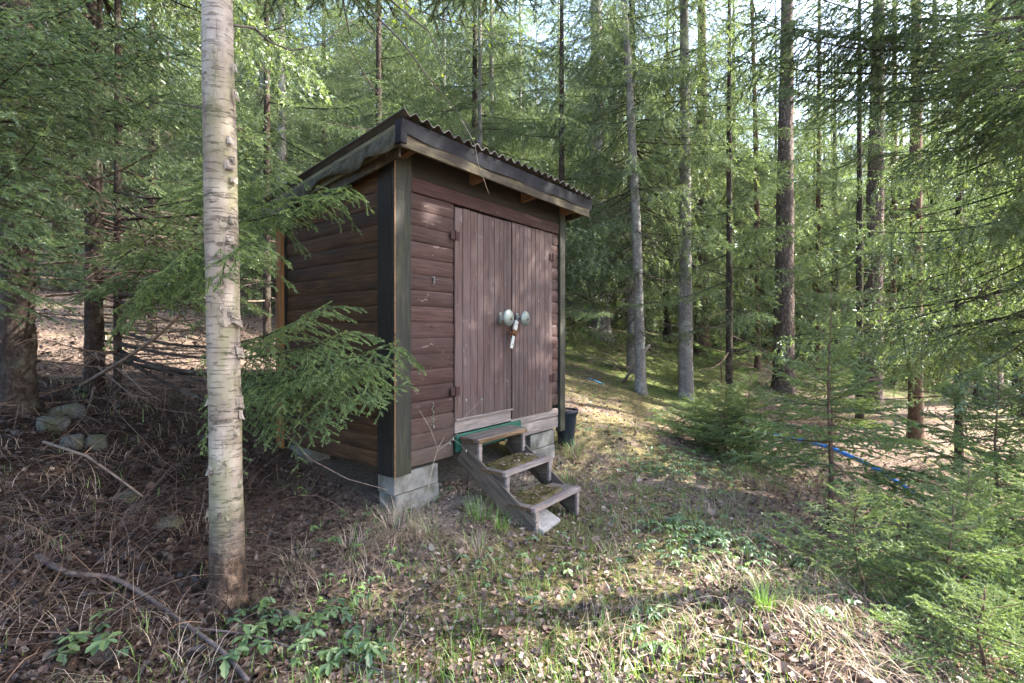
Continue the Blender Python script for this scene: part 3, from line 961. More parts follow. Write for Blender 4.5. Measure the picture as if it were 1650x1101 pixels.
# ------------------------------------------------------------------ stones
def rock_mesh(name, sx, sy, sz, seed, mat, flat=0.0):
    r = np.random.default_rng(seed)
    import bmesh
    bmh = bmesh.new()
    bmesh.ops.create_icosphere(bmh, subdivisions=3, radius=1)
    planes = [(Vector(r.normal(0, 1, 3)).normalized(), r.uniform(.55, .85)) for _ in range(9)]
    for v in bmh.verts:
        c = v.co.copy()
        for nrm, dd in planes:
            e = c.dot(nrm) - dd
            if e > 0: c -= nrm * e * .85
        c += Vector(r.normal(0, .012, 3))
        v.co = Vector((c.x * sx, c.y * sy, c.z * sz))
    me = bpy.data.meshes.new(name)
    bmh.to_mesh(me); bmh.free()
    me.polygons.foreach_set('use_smooth', np.full(len(me.polygons), True))
    me.materials.append(mat)
    auto_smooth(me, 35)
    return me
def rock(u, v, d, sx, sy, sz, seed, label, name='rock', mat='rock', rot=(0, 0, 0), lift=.1):
    if d is None: q = ground_at(u, v)
    else:
        q = at(u, v, d); q.z = gz1(q.x, q.y)
    q.z += sz * lift
    o = obj(name, rock_mesh(name, sx, sy, sz, seed, M[mat]), None, q, rot)
    return tag(o, label, 'rock', 'stones lying about')
rock(86, 680, 3.75, .15, .12, .085, 1, 'flat topped grey rock below the thick spruce trunk')
rock(118, 690, 3.62, .10, .09, .085, 2, 'angular grey rock just right of the flat topped one')
rock(158, 682, 3.7, .085, .08, .09, 3, 'small upright grey rock at the foot of the bank beside the other two')
rock(103, 650, 4.0, .16, .12, .10, 4, 'broad mossy rock half buried behind the other rocks on the bank')
rock(205, 728, 3.3, .10, .09, .06, 5, 'low pale rock lying in brush near the birch')
rock(270, 735, 3.2, .09, .08, .06, 6, 'pale rock hard by the birch trunk among dead twigs')
rock(466, 1005, None, .05, .045, .06, 7, 'small whitish stone among green herbs below the birch')
sl = MB().box(-.12, .12, -.085, .085, -.02, .02, .008).mesh('paving_stone', M['concrete_slab'])
q = shed_to_world(.80, -.80, 0); q.z = gz1(q.x, q.y) + .045
tag(obj('paving_stone', sl, None, q, (.38, -.1, .9)), 'tilted flat grey slab under the lowest tread', 'slab')
rock(655, 786, None, .06, .05, .045, 12, 'mossy stone in the dark gap under the shed')
rock(1298, 742, None, .16, .09, .05, 14, 'flat pale stone below the blue pipe')

# ------------------------------------------------------------------ plant pot
q = at(912, 700, 5.78); q.z = gz1(q.x, q.y)
pot = empty('plant_pot', q)
tag(pot, 'dark blue plastic plant pot standing behind the right corner of the shed', 'pot')
H = 1.6 - (660 - HZ) / FP * 5.78 - q.z
MB().lathe([(.085, -.01), (.088, 0), (.128, H - .05), (.13, H - .045)], 28).build('body', M['pot_plastic'], pot, True)
MB().lathe([(.128, H - .048), (.142, H - .046), (.146, H - .03), (.146, H), (.138, H + .004), (.13, H - .005), (.126, H - .04)], 28, None, False).build('rim', M['pot_plastic'], pot, True)
MB().lathe([(.131, H - .03), (.10, H - .018), (.05, H - .012), (.003, H - .014)], 24).build('soil', M['soil'], pot, True)

# ------------------------------------------------------------------ spruce foliage generators
def prisms(P0, P1, r0, r1):
    """three-sided twigs; returns verts, tris"""
    n = len(P0)
    D = P1 - P0
    D = D / np.maximum(np.linalg.norm(D, axis=1, keepdims=True), 1e-9)
    ref = np.where(np.abs(D[:, 2:3]) < .9, np.array([[0, 0, 1.]]), np.array([[1., 0, 0]]))
    A = np.cross(D, ref); A /= np.maximum(np.linalg.norm(A, axis=1, keepdims=True), 1e-9)
    B = np.cross(D, A)
    r0 = np.broadcast_to(np.asarray(r0, float), (n,))[:, None]; r1 = np.broadcast_to(np.asarray(r1, float), (n,))[:, None]
    vs_ = []
    for P, r in ((P0, r0), (P1, r1)):
        for k in range(3):
            a = 2 * PI * k / 3
            vs_.append(P + (A * math.cos(a) + B * math.sin(a)) * r)
    V = np.stack(vs_, 1).reshape(-1, 3)
    t = []
    for k in range(3):
        j = (k + 1) % 3
        t += [(k, j, j + 3), (k, j + 3, k + 3)]
    T = (np.array(t)[None] + (np.arange(n) * 6)[:, None, None]).reshape(-1, 3)
    return V, T

def needles(P0, P1, dens, ln, wd, rng, spread=52, age=(.05, .85), flat=.35, tip=None):
    D = P1 - P0
    L = np.linalg.norm(D, axis=1)
    tip = np.ones(len(P0)) if tip is None else tip
    cnt = np.maximum(rng.poisson(L * dens), 1)
    k = np.repeat(np.arange(len(P0)), cnt)
    n = len(k)
    u = rng.random(n)[:, None]
    d = D[k] / np.maximum(L[k], 1e-9)[:, None]
    p = P0[k] + D[k] * u
    ref = np.where(np.abs(d[:, 2:3]) < .9, np.array([[0, 0, 1.]]), np.array([[1., 0, 0]]))
    A = np.cross(d, ref); A /= np.maximum(np.linalg.norm(A, axis=1, keepdims=True), 1e-9)
    B = np.cross(A, d)
    ph = rng.random(n) * 2 * PI
    ca, sb = np.cos(ph), np.sin(ph) * np.where(np.sin(ph) < 0, flat, .8)
    perp = A * ca[:, None] + B * sb[:, None]
    perp /= np.maximum(np.linalg.norm(perp, axis=1, keepdims=True), 1e-9)
    an = np.radians(rng.normal(spread, 9, n))[:, None]
    nd = d * np.cos(an) + perp * np.sin(an)
    side = np.cross(nd, rng.normal(0, 1, (n, 3)))
    side /= np.maximum(np.linalg.norm(side, axis=1, keepdims=True), 1e-9)
    l = (ln * rng.uniform(.7, 1.15, n))[:, None]
    w = wd * .5
    V = np.stack([p - side * w, p + side * w, p + nd * l], 1).reshape(-1, 3)
    T = np.arange(n * 3).reshape(-1, 3)
    sh_age = rng.uniform(age[0], age[1], len(P0))
    c = np.clip(sh_age[k] + rng.normal(0, .08, n) + .22 * (u[:, 0] - .35) * tip[k], 0, 1)
    return V, T, np.repeat(c, 3)

def skeleton(rng, L, sec_sp, sec_len, ter_sp, ter_len, droop=.15, lift=.12, hang=.25, bare=.12):
    """segments of one bough lying along +x: wood (P0,P1,r0,r1) and green shoots (P0,P1)"""
    ss = np.linspace(0, 1, 11)
    wob = rng.normal(0, .03)
    def main(s):
        return np.array([L * s * (1 - .04 * s), L * (wob * math.sin(s * 3)), L * (-droop * s + lift * s ** 2.6)])
    pts = np.array([main(s) for s in ss])
    W0, W1, R0, R1 = [], [], [], []
    S0, S1 = [], []
    rad = .0055 * L + .003
    for i in range(10):
        W0.append(pts[i]); W1.append(pts[i + 1]); R0.append(rad * (1 - .09 * i)); R1.append(rad * (1 - .09 * (i + 1)))
        if ss[i] > .55: S0.append(pts[i]); S1.append(pts[i + 1])
    s = bare; side = 1
    while s < .985:
        side = -side
        o = main(s)
        tg = main(min(s + .02, 1)) - main(s - .02); tg /= np.linalg.norm(tg)
        a = math.radians(rng.normal(58 - 14 * s, 7))
        lat = np.array([-tg[1], tg[0], 0]) * side; lat /= np.linalg.norm(lat)
        d = tg * math.cos(a) + lat * math.sin(a) + np.array([0, 0, rng.normal(-hang * .25, .08)])
        d /= np.linalg.norm(d)
        l = sec_len * (.28 + .72 * (1 - s)) * min(1, .45 + s * 2.2) * rng.uniform(.6, 1.15)
        if rng.random() < .06: l *= .3
        ks = np.linspace(0, 1, 5)
        hg = hang * rng.uniform(.6, 1.4)
        q = np.array([o + d * l * k + np.array([0, 0, -hg * l * k * k + .1 * l * k ** 3]) for k in ks])
        for i in range(4):
            W0.append(q[i]); W1.append(q[i + 1]); R0.append(.0022 * (1 - .18 * i) + .0006 * L); R1.append(.0022 * (1 - .18 * (i + 1)) + .0004 * L)
            if i > 0 or l < .15: S0.append(q[i]); S1.append(q[i + 1])
        k = .14; sd = 1
        while k < .98:
            sd = -sd
            x = k * 4; i = min(int(x), 3); f = x - i
            oo = q[i] * (1 - f) + q[i + 1] * f
            t2 = q[i + 1] - q[i]; t2 = t2 / np.linalg.norm(t2)
            lat2 = np.cross(np.array([0, 0, 1.]), t2) * sd; lat2 /= max(np.linalg.norm(lat2), 1e-6)
            b = math.radians(rng.normal(50, 8))
            d2 = t2 * math.cos(b) + lat2 * math.sin(b) + np.array([0, 0, rng.normal(-hang * .7, .14)])
            d2 /= np.linalg.norm(d2)
            l2 = ter_len * (.4 + .6 * (1 - k)) * rng.uniform(.55, 1.2)
            e = oo + d2 * l2
            md = (oo + e) / 2 + np.array([0, 0, .04 * l2])
            S0 += [oo, md]; S1 += [md, e]
            W0.append(oo); W1.append(e); R0.append(.0013); R1.append(.0008)
            k += ter_sp / max(l, .05) * rng.uniform(.8, 1.2)
        s += sec_sp / L * rng.uniform(.75, 1.25)
    return (np.array(W0), np.array(W1), np.array(R0), np.array(R1)), (np.array(S0), np.array(S1))

def bough(rng, L, dens, ln, wd, wood_min=0., **kw):
    (W0, W1, R0, R1), (S0, S1) = skeleton(rng, L, **kw)
    if wood_min > 0:
        keep = R0 > wood_min
        W0, W1, R0, R1 = W0[keep], W1[keep], R0[keep], R1[keep]
    V1, T1 = prisms(W0, W1, R0, R1)
    V2, T2, C2 = needles(S0, S1, dens, ln, wd, rng)
    V = np.concatenate([V1, V2]); T = np.concatenate([T1, T2 + len(V1)])
    return V, T, np.concatenate([np.zeros(len(T1), int), np.ones(len(T2), int)]), np.concatenate([np.full(len(V1), .5), C2])

rb = np.random.default_rng(5)
# near boughs with single needles
HI = []
for L, dr, lf, hg in ((2.0, .22, .22, .35), (1.8, .12, .16, .5), (2.2, .30, .2, .3), (1.6, .05, .1, .45)):
    V, T, mi, c = bough(rb, L, 860, .0145, .0040, sec_sp=.056, sec_len=.56, ter_sp=.043, ter_len=.17, droop=dr, lift=lf, hang=hg)
    HI.append(mesh_np('bough', V, T, [M['bark_dark'], M['needle']], mi, c))
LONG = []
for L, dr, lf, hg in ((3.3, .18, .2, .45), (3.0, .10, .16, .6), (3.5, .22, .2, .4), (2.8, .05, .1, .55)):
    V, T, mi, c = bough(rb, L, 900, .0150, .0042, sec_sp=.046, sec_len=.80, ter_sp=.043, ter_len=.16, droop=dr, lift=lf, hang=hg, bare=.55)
    LONG.append(mesh_np('bough', V, T, [M['bark_dark'], M['needle_lit']], mi, c))
LONG_L = (3.3, 3.0, 3.5, 2.8)
HI_L = (2.0, 1.8, 2.2, 1.6)
SMALL = []
for L, dr, lf, hg in ((.62, .05, .15, .15), (.55, -.1, .1, .12), (.7, .12, .12, .25), (.45, -.2, .1, .1)):
    V, T, mi, c = bough(rb, L, 1250, .0150, .0046, sec_sp=.046, sec_len=.30, ter_sp=.042, ter_len=.11, droop=dr, lift=lf, hang=hg, bare=.1)
    SMALL.append(mesh_np('bough', V, T, [M['bark_red'], M['needle_young']], mi, c))
# dead boughs: twigs only
DEAD = []
for L, dr, lf, hg in ((1.7, .12, .1, .5), (1.4, .25, .2, .6), (2.1, .05, .12, .4)):
    (W0, W1, R0, R1), _s = skeleton(rb, L, .13, .5, .10, .18, droop=dr, lift=lf, hang=hg)
    jn = rb.normal(0, .012, W1.shape)
    V1, T1 = prisms(W0, W1 + jn * (R0 < .002)[:, None], R0 * 1.25, R1 * 1.25)
    DEAD.append(mesh_np('dead_bough', V1, T1, M['dead_twig']))
# coarse boughs for whole crowns
LO = []
for i in range(6):
    L = 2.0
    LO.append(bough(rb, L, 120, .046, .0125, wood_min=.0021, sec_sp=.115, sec_len=.62, ter_sp=.075, ter_len=.26, droop=rb.uniform(.08, .3), lift=rb.uniform(.1, .25), hang=rb.uniform(.6, 1.1)))
LOW = []
for i in range(3):
    LOW.append(bough(rb, 2.0, 24, .11, .042, wood_min=.004, sec_sp=.22, sec_len=.6, ter_sp=.14, ter_len=.24, droop=.15, lift=.2, hang=.45))
DEADLO = []
for i in range(3):
    (W0, W1, R0, R1), _s = skeleton(rb, 1.6, .17, .5, .16, .2, droop=rb.uniform(.1, .25), lift=.1, hang=.6)
    V1, T1 = prisms(W0, W1, R0 * 1.4, R1 * 1.4)
    DEADLO.append((V1, T1, np.zeros(len(T1), int), np.full(len(V1), .5)))

def rot_mats(az, pit, roll, sc):
    """stack of rotations: roll about x, pitch about y (up positive), azimuth about z"""
    ca, sa, cp, sp, cr, sr = np.cos(az), np.sin(az), np.cos(pit), np.sin(pit), np.cos(roll), np.sin(roll)
    return sc * (np.array([[ca, -sa, 0], [sa, ca, 0], [0, 0, 1]]) @ np.array([[cp, 0, -sp], [0, 1, 0], [sp, 0, cp]]) @ np.array([[1, 0, 0], [0, cr, -sr], [0, sr, cr]]))

def crown_mesh(name, H, hb, Lmax, seed, dead_from=None, step=.42, per=5, fine_to=10.5, mats=None):
    r = np.random.default_rng(seed)
    Vs, Ts, Ms, Cs = [], [], [], []
    n0 = 0
    def put(src, z, az, pit, L):
        nonlocal n0
        V, T, mi, c = src
        R = rot_mats(az, pit, r.normal(0, .2), L / 2.0)
        Vs.append(V @ R.T + np.array([0, 0, z])); Ts.append(T + n0); Ms.append(mi); Cs.append(np.clip(c + r.normal(0, .1), 0, 1))
        n0 += len(V)
    z = hb
    while z < H - .3:
        t = (z - hb) / (H - hb)
        for k in range(per):
            if r.random() < (.10 if z < 9 else .30): continue
            L = Lmax * ((1 - t) ** .75) * r.uniform(.65, 1.15) + .25
            pit = -.12 - .1 * r.random() + .75 * t ** 1.5
            src = LO[r.integers(len(LO))] if z < fine_to else LOW[r.integers(len(LOW))]
            put(src, z + r.uniform(-.15, .15), r.uniform(0, 2 * PI), pit, L)
        z += step * (1 + .5 * t)
    if dead_from is not None:
        z = dead_from
        while z < hb + 1.2:
            for k in range(3):
                put(DEADLO[r.integers(3)], z, r.uniform(0, 2 * PI), -.15 + r.normal(0, .12), r.uniform(.9, 2.0))
            z += .3
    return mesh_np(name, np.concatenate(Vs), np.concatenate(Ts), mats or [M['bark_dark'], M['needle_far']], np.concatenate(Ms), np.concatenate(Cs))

CROWN = {
    'low': crown_mesh('crown', 11, .5, 2.0, 1, .3, .32, 6, 9),
    'low2': crown_mesh('crown', 13, .8, 2.3, 2, .4, .35, 6, 9),
    'mid': crown_mesh('crown', 14.5, 2.0, 2.3, 3, .6, .38, 6, 9),
    'high': crown_mesh('crown', 16, 4.0, 2.1, 4, 1.4, .42, 5, 9),
    'dense': crown_mesh('crown', 15, 2.6, 2.6, 9, 1.0, .32, 8, 10),  # thick crown made to cast shade, for the two added spruces
    'pine': crown_mesh('crown', 17, 11.0, 1.9, 8, None, .55, 5, 8),
    'top': crown_mesh('crown', 17, 6.8, 2.1, 6, 3.0, .46, 5, 10.5),
}
CH = {'dense': 15, 'pine': 17, 'low': 11, 'low2': 13, 'mid': 14.5, 'high': 16, 'top': 17}

def trunk_mesh(name, H, r0, r1, mat, sides=12, ring=.35, rough=.03, bend=0., flare=.35, seed=0, zlo=-.25):
    r = np.random.default_rng(seed)
    zs = np.concatenate([np.arange(zlo, 1.0, ring * .4), np.arange(1.0, H, ring), [H]])
    V = []
    ph = r.uniform(0, 2 * PI)
    lob = r.uniform(0, 2 * PI)
    for z in zs:
        t = max(z, 0) / H
        rad = r0 + (r1 - r0) * t
        for k in range(sides):
            a = 2 * PI * k / sides
            fl = flare * math.exp(-max(z + .05, 0) / .16) * (1 + .45 * math.sin(a * 5 + lob))
            rr = rad * (1 + fl + r.normal(0, rough) + .035 * math.sin(2 * a + z * 2.3 + ph) + .03 * math.sin(a + z * 5.1) * math.sin(z * 3.3))
            cx = bend * math.sin(t * PI * 1.5 + ph) ; cyy = bend * .6 * math.cos(t * PI * 1.2 + ph)
            V.append((cx - bend * math.sin(ph) + rr * math.cos(a), cyy - bend * .6 * math.cos(ph) + rr * math.sin(a), z))
    n = len(zs)
    ii = np.arange(n * sides).reshape(n, sides)
    jj = np.roll(ii, -1, 1)
    Qd = np.stack([ii[:-1], jj[:-1], jj[1:], ii[1:]], -1).reshape(-1, 4)
    return mesh_np(name, np.array(V), Qd, mat, smooth=True)

def tree(name, label, cat, x, y, r0, crown, bark_kind, group=None, lean=(0, 0), sc=None, seed=0, rz=None, bend=0., H=None, sides=12, ring=.35):
    z = gz1(x, y)
    root = empty(name, (x, y, z), 0)
    root.rotation_euler = (lean[0], lean[1], 0)
    tag(root, label, cat, group)
    rr = random.Random(seed)
    s = sc if sc else rr.uniform(.88, 1.12)
    h = H or (CH[crown] * s if crown else 12)
    obj('trunk', trunk_mesh('trunk', h, r0, .02, M['bark_' + bark_kind], sides, ring, bend=bend, seed=seed), root)
    if crown:
        obj('crown', CROWN[crown], root, (0, 0, 0), (0, 0, rz if rz is not None else rr.uniform(0, 2 * PI)), (s, s, s))
    return root

# ------------------------------------------------------------------ trees one can tell apart
def T(u, d):
    return (u - U0) / FP * d, d
def px(w, d):
    return w * d / FP / 2
NAMED = [
    # u, depth, width px, crown, bark, lean(y), label
    (1105, 10.0, 23, 'top', 'grey', -.004, 'straight grey spruce trunk with pale lichen right of the shed, bare low down', .0),
    (1262, 11.2, 32, 'pine', 'pine', .010, 'thick pine trunk with scaly bark behind the small spruce clump', .0),
    (1032, 9.6, 17, 'high', 'grey', -.03, 'slim curved grey spruce trunk beside the leaning stick', .10),
    (1017, 10.8, 14, 'mid', 'grey', .01, 'slim grey trunk close behind the curved one with the stick', .03),
    (966, 13.2, 36, 'mid', 'grey', -.01, 'broad pale grey spruce trunk on the grassy rise right behind the shed', .0),
    (1131, 14.0, 25, 'high', 'red', .0, 'brown spruce trunk behind the straight grey one with dead lower boughs', .0),
    (1221, 13.2, 10, 'mid', 'red', -.02, 'thin reddish trunk standing left of the thick scaly pine', .05),
    (1319, 14.0, 9, 'high', 'red', .0, 'thin orange brown trunk standing right of the thick scaly pine', .02),
    (1404, 10.2, 31, 'pine', 'pine', .018, 'dark thick trunk with cracked bark standing above the hollow', .0),
    (1475, 8.4, 21, 'pine', 'red', .002, 'smooth slim brown trunk rising from the hollow to the top of the picture', .0),
    (1438, 13.0, 11, 'high', 'red', .0, 'thin reddish trunk between the cracked trunk and the smooth brown one', .03),
    (1592, 11.0, 34, 'pine', 'pine', .012, 'heavy red brown trunk near the bright gap on the right', .0),
    (1646, 10.0, 24, 'high', 'dark', .0, 'dark trunk at the right edge of the picture', .0),
    (1506, 15.5, 18, 'top', 'dark', .0, 'distant dark trunk just left of the bright gap', .0),
    (1182, 16.5, 14, 'mid', 'dark', .0, 'distant thin dark trunk between the grey trunk and the scaly pine', .0),
]
for i, (u, d, w, cr, bk, ln, lab, bd) in enumerate(NAMED):
    x, y = T(u, d)
    nm = 'pine_tree' if bk == 'pine' else 'spruce_tree'
    tree(nm, lab, 'tree', x, y, px(w, d), cr, bk, lean=(0, ln), seed=100 + i, bend=bd, sides=16, ring=.22)

# dead boughs on some of them (a few metres up, in view)
def add_boughs(root, meshes, n, z0, z1, s0, s1, seed, az=None, pit=(-.2, .1), name='bough'):
    r = random.Random(seed)
    for k in range(n):
        a = r.uniform(0, 2 * PI) if az is None else r.uniform(*az)
        z = z0 + (z1 - z0) * (k + r.random()) / n
        s = r.uniform(s0, s1)
        obj(name, r.choice(meshes), root, (0, 0, z), (r.uniform(-.25, .25), -r.uniform(*pit), a), (s, s, s))

# --- the near left spruces
def near_tree(label, x, y, r0, crown, seed, lean=(0, 0), H=None):
    root = empty('spruce_tree', (x, y, gz1(x, y)), 0)
    root.rotation_euler = (lean[0], lean[1], 0)
    tag(root, label, 'tree')
    h = H or 20
    obj('trunk', trunk_mesh('trunk', h, r0, .02, M['bark_dark'], 18, .12, .05, flare=.14, seed=seed), root)
    if crown:
        s = h / CH[crown]
        obj('crown', CROWN[crown], root, (0, 0, 0), (0, 0, seed), (s, s, s))
    return root
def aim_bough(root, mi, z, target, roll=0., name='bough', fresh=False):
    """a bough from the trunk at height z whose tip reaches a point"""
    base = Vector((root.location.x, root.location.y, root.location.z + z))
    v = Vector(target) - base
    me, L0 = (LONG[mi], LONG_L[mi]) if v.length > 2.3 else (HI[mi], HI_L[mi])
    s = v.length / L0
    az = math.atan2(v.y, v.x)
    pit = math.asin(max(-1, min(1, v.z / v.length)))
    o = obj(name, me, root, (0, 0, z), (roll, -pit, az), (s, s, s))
    if not fresh:  # plain needles unless fresh; fresh ones have sunlight painted into their green
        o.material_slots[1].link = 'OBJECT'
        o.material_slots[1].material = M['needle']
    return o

t14 = near_tree('thick dark spruce trunk at the left edge of the picture with dead lower boughs', -3.93, 3.9, px(44, 3.9), 'high', 3)
add_boughs(t14, DEAD, 24, .0, 1.8, .6, 1.0, 21, None, (-.25, .15), 'dead_bough')
add_boughs(t14, HI, 14, 1.9, 5.0, .8, 1.15, 22, None, (-.35, .05))
t15 = near_tree('slim dark spruce trunk on the bank behind the rocks', -3.92, 4.6, px(25, 4.6), 'high', 4, H=16)
add_boughs(t15, DEAD, 34, -.1, 1.9, .6, 1.15, 31, (-1.6, .9), (-.2, .15), 'dead_bough')
add_boughs(t15, HI, 14, 1.5, 5.0, .75, 1.1, 32, None, (-.35, .05))
t16 = near_tree('thin young spruce stem between the bank and the birch', -3.62, 4.5, px(11, 4.5), None, 5, H=5)
add_boughs(t16, HI, 9, 1.6, 4.4, .5, .8, 43, None, (-.3, .05))
add_boughs(t16, DEAD, 20, .05, 1.3, .5, .9, 41, (-1.3, .8), (-.1, .2), 'dead_bough')
# long boughs reaching past the birch to the shed
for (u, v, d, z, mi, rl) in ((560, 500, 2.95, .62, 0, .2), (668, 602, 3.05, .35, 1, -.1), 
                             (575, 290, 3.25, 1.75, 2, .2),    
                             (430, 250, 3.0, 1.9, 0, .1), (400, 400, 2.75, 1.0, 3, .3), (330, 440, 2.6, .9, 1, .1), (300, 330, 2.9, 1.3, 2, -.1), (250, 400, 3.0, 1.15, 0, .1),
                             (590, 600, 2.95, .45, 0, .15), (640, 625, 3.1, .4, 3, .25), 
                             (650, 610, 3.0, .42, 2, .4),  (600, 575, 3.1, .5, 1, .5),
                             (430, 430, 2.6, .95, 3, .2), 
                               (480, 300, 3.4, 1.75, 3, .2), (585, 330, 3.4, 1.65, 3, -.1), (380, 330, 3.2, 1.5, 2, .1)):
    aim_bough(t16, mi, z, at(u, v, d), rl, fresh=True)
# --- spruces whose trunks stand just outside the picture, their boughs hang into it; two more added for shade
tL = near_tree('spruce outside the left edge whose dark boughs fill the upper left corner', -3.75, 2.75, .16, 'top', 6)
for (u, v, d, z, mi, rl) in ((100, 60, 2.0, 2.1, 0, .2), (250, 100, 2.5, 2.4, 1, -.2), (60, 180, 2.2, 1.9, 2, .1), (190, 220, 2.6, 1.6, 3, .2), (30, 20, 1.9, 2.6, 0, 0.), (330, 30, 2.9, 2.8, 2, .1), (120, 300, 2.2, 1.0, 1, .2), (300, 150, 3.0, 2.2, 0, .0), (50, 330, 1.7, .95, 3, .1), (160, 20, 2.4, 2.9, 1, .1), (60, 110, 2.5, 2.4, 2, -.2), (140, 120, 2.2, 2.2, 0, .3), (40, 60, 2.1, 2.5, 3, .2), (210, 40, 2.4, 2.7, 2, -.3), (280, 70, 2.7, 2.6, 3, .1), (90, 210, 2.0, 1.7, 1, -.1)):
    aim_bough(tL, mi, z, at(u, v, d), rl)
tR = near_tree('spruce outside the right edge whose boughs hang in the upper right corner', 5.2, 4.4, .15, 'top', 8)
tree('spruce_tree', 'dense spruce outside the right edge added to shade the shed front', 'tree', 5.95, 5.3, .15, 'dense', 'dark', seed=803)  # added so its thick crown shades the shed front
t802 = tree('spruce_tree', 'tall unseen spruce outside the lower right corner added to shade the bank', 'tree', 6.9, 3.4, .16, 'dense', 'dark', seed=802, sc=1.0, H=21)  # unseen, added to shade the left bank and the birch
for ch in t802.children:
    if ch.name.startswith('crown'): ch.location.z = 5.6  # crown raised to shade the bank yet let sun onto the path
for (u, v, d, z, mi, rl) in ((1190, 60, 4.3, 5.0, 1, .1), (1230, 110, 4.6, 4.9, 2, .1), (1290, 40, 4.2, 4.9, 0, 0.), (1400, 90, 4.0, 4.6, 2, .2), (1350, 20, 3.8, 5.0, 1, .1), (1480, 60, 3.6, 4.4, 0, .1), (1500, 160, 4.0, 4.2, 3, .1), (1560, 40, 3.4, 4.3, 1, .2), (1600, 180, 3.8, 3.7, 2, .1), (1430, 190, 4.4, 4.2, 0, .1), (1620, 330, 4.2, 3.0, 3, .1), (1560, 280, 4.6, 3.4, 1, 0.), (1500, 330, 5.2, 3.2, 2, .2), (1640, 90, 3.2, 4.1, 0, .1),
                             (1165, 120, 4.4, 4.8, 3, .3), (1215, 150, 4.2, 4.7, 0, -.2), (1255, 70, 4.4, 5.1, 3, .1), (1180, 10, 4.0, 5.2, 2, .2), (1240, 20, 3.9, 5.2, 1, -.2), (1300, 110, 4.5, 4.8, 1, .3), (1330, 150, 4.3, 4.6, 3, .0), (1380, 40, 4.1, 4.9, 0, .2),
                             (1440, 120, 4.0, 4.5, 2, -.2), (1410, 10, 3.7, 5.0, 3, .1), (1530, 110, 3.8, 4.2, 0, .3), (1500, 10, 3.5, 4.7, 2, .1), (1590, 90, 3.5, 4.2, 3, -.1), (1350, 220, 4.8, 4.3, 2, .1)):
    aim_bough(tR, mi, z, at(u, v, d), rl)
tB = near_tree('spruce behind the viewer whose bough tips hang in at the top edge', -.6, -1.2, .14, 'top', 9)
for (u, v, d, z, mi, rl) in ((470, 10, 2.4, 3.6, 1, .1), (770, 35, 2.7, 3.7, 0, .1), (430, -20, 2.2, 3.8, 3, .0), (840, -30, 2.9, 3.9, 2, .1), (500, 15, 2.5, 3.7, 0, -.3), (740, 20, 2.6, 3.8, 1, .3), (800, 30, 2.8, 3.8, 3, -.2), (560, 5, 2.6, 3.8, 2, .2)):
    aim_bough(tB, mi, z, at(u, v, d), rl)
# mid-distance spruces with visible boughs
for (u, d, w, lab, seed, z0, z1, n) in ((1545, 7.2, 12, 'young spruce with spreading boughs right of the smooth brown trunk', 51, .8, 5.5, 34),
                                         (1175, 9.2, 12, 'half grown spruce with drooping boughs between grey trunk and scaly pine', 52, 1.4, 7.0, 30),
                                         (905, 10.0, 13, 'half grown spruce rising behind the right end of the shed roof', 53, .9, 7.5, 40),
                                         (1385, 9.0, 12, 'half grown spruce leaning its boughs over the cracked trunk', 54, 1.6, 6.5, 30),
                                         (430, 7.0, 12, 'half grown spruce on the slope between birch and shed', 55, .9, 6.0, 36),
                                         (610, 8.5, 12, 'half grown spruce rising behind the left end of the shed roof', 56, 1.2, 7.5, 40),
                                         (245, 6.8, 12, 'half grown spruce up the bank left of the birch', 57, 1.3, 6.0, 34),
                                         (765, 11.0, 13, 'half grown spruce rising behind the middle of the shed roof', 58, 1.6, 8.5, 40),
                                         (1345, 16.0, 13, 'half grown spruce in front of the outbuilding', 60, .7, 8.0, 40),
                                         (1452, 14.5, 13, 'half grown spruce behind the smooth brown trunk', 61, .8, 7.0, 40),
                                         (1550, 13.0, 13, 'half grown spruce below the bright gap on the right', 62, .5, 3.0, 26),
                                         (1075, 15.5, 13, 'half grown spruce left behind the straight grey trunk', 63, 1.0, 9.0, 40),
                                         (990, 16.5, 13, 'half grown spruce up the rise behind the broad pale trunk', 64, 1.0, 9.5, 40)):
    x, y = T(u, d)
    root = near_tree(lab, x, y, px(w, d), None, seed, H=z1 + 2.5)
    r = random.Random(seed)
    for k in range(n):
        t = (k + .5) / n
        z = z0 + (z1 + 2.0 - z0) * t
        s = (1.05 * (1 - t) ** .7 + .2) * r.uniform(.75, 1.15)
        obj('bough', r.choice(HI), root, (0, 0, z), (r.uniform(-.25, .25), .18 - .55 * t + r.uniform(-.1, .1), k * 2.4 + r.uniform(-.3, .3)), (s, s, s))
    add_boughs(root, DEAD, 6, .3, z0 + .8, .5, .9, seed + 9, None, (-.25, .1), 'dead_bough')

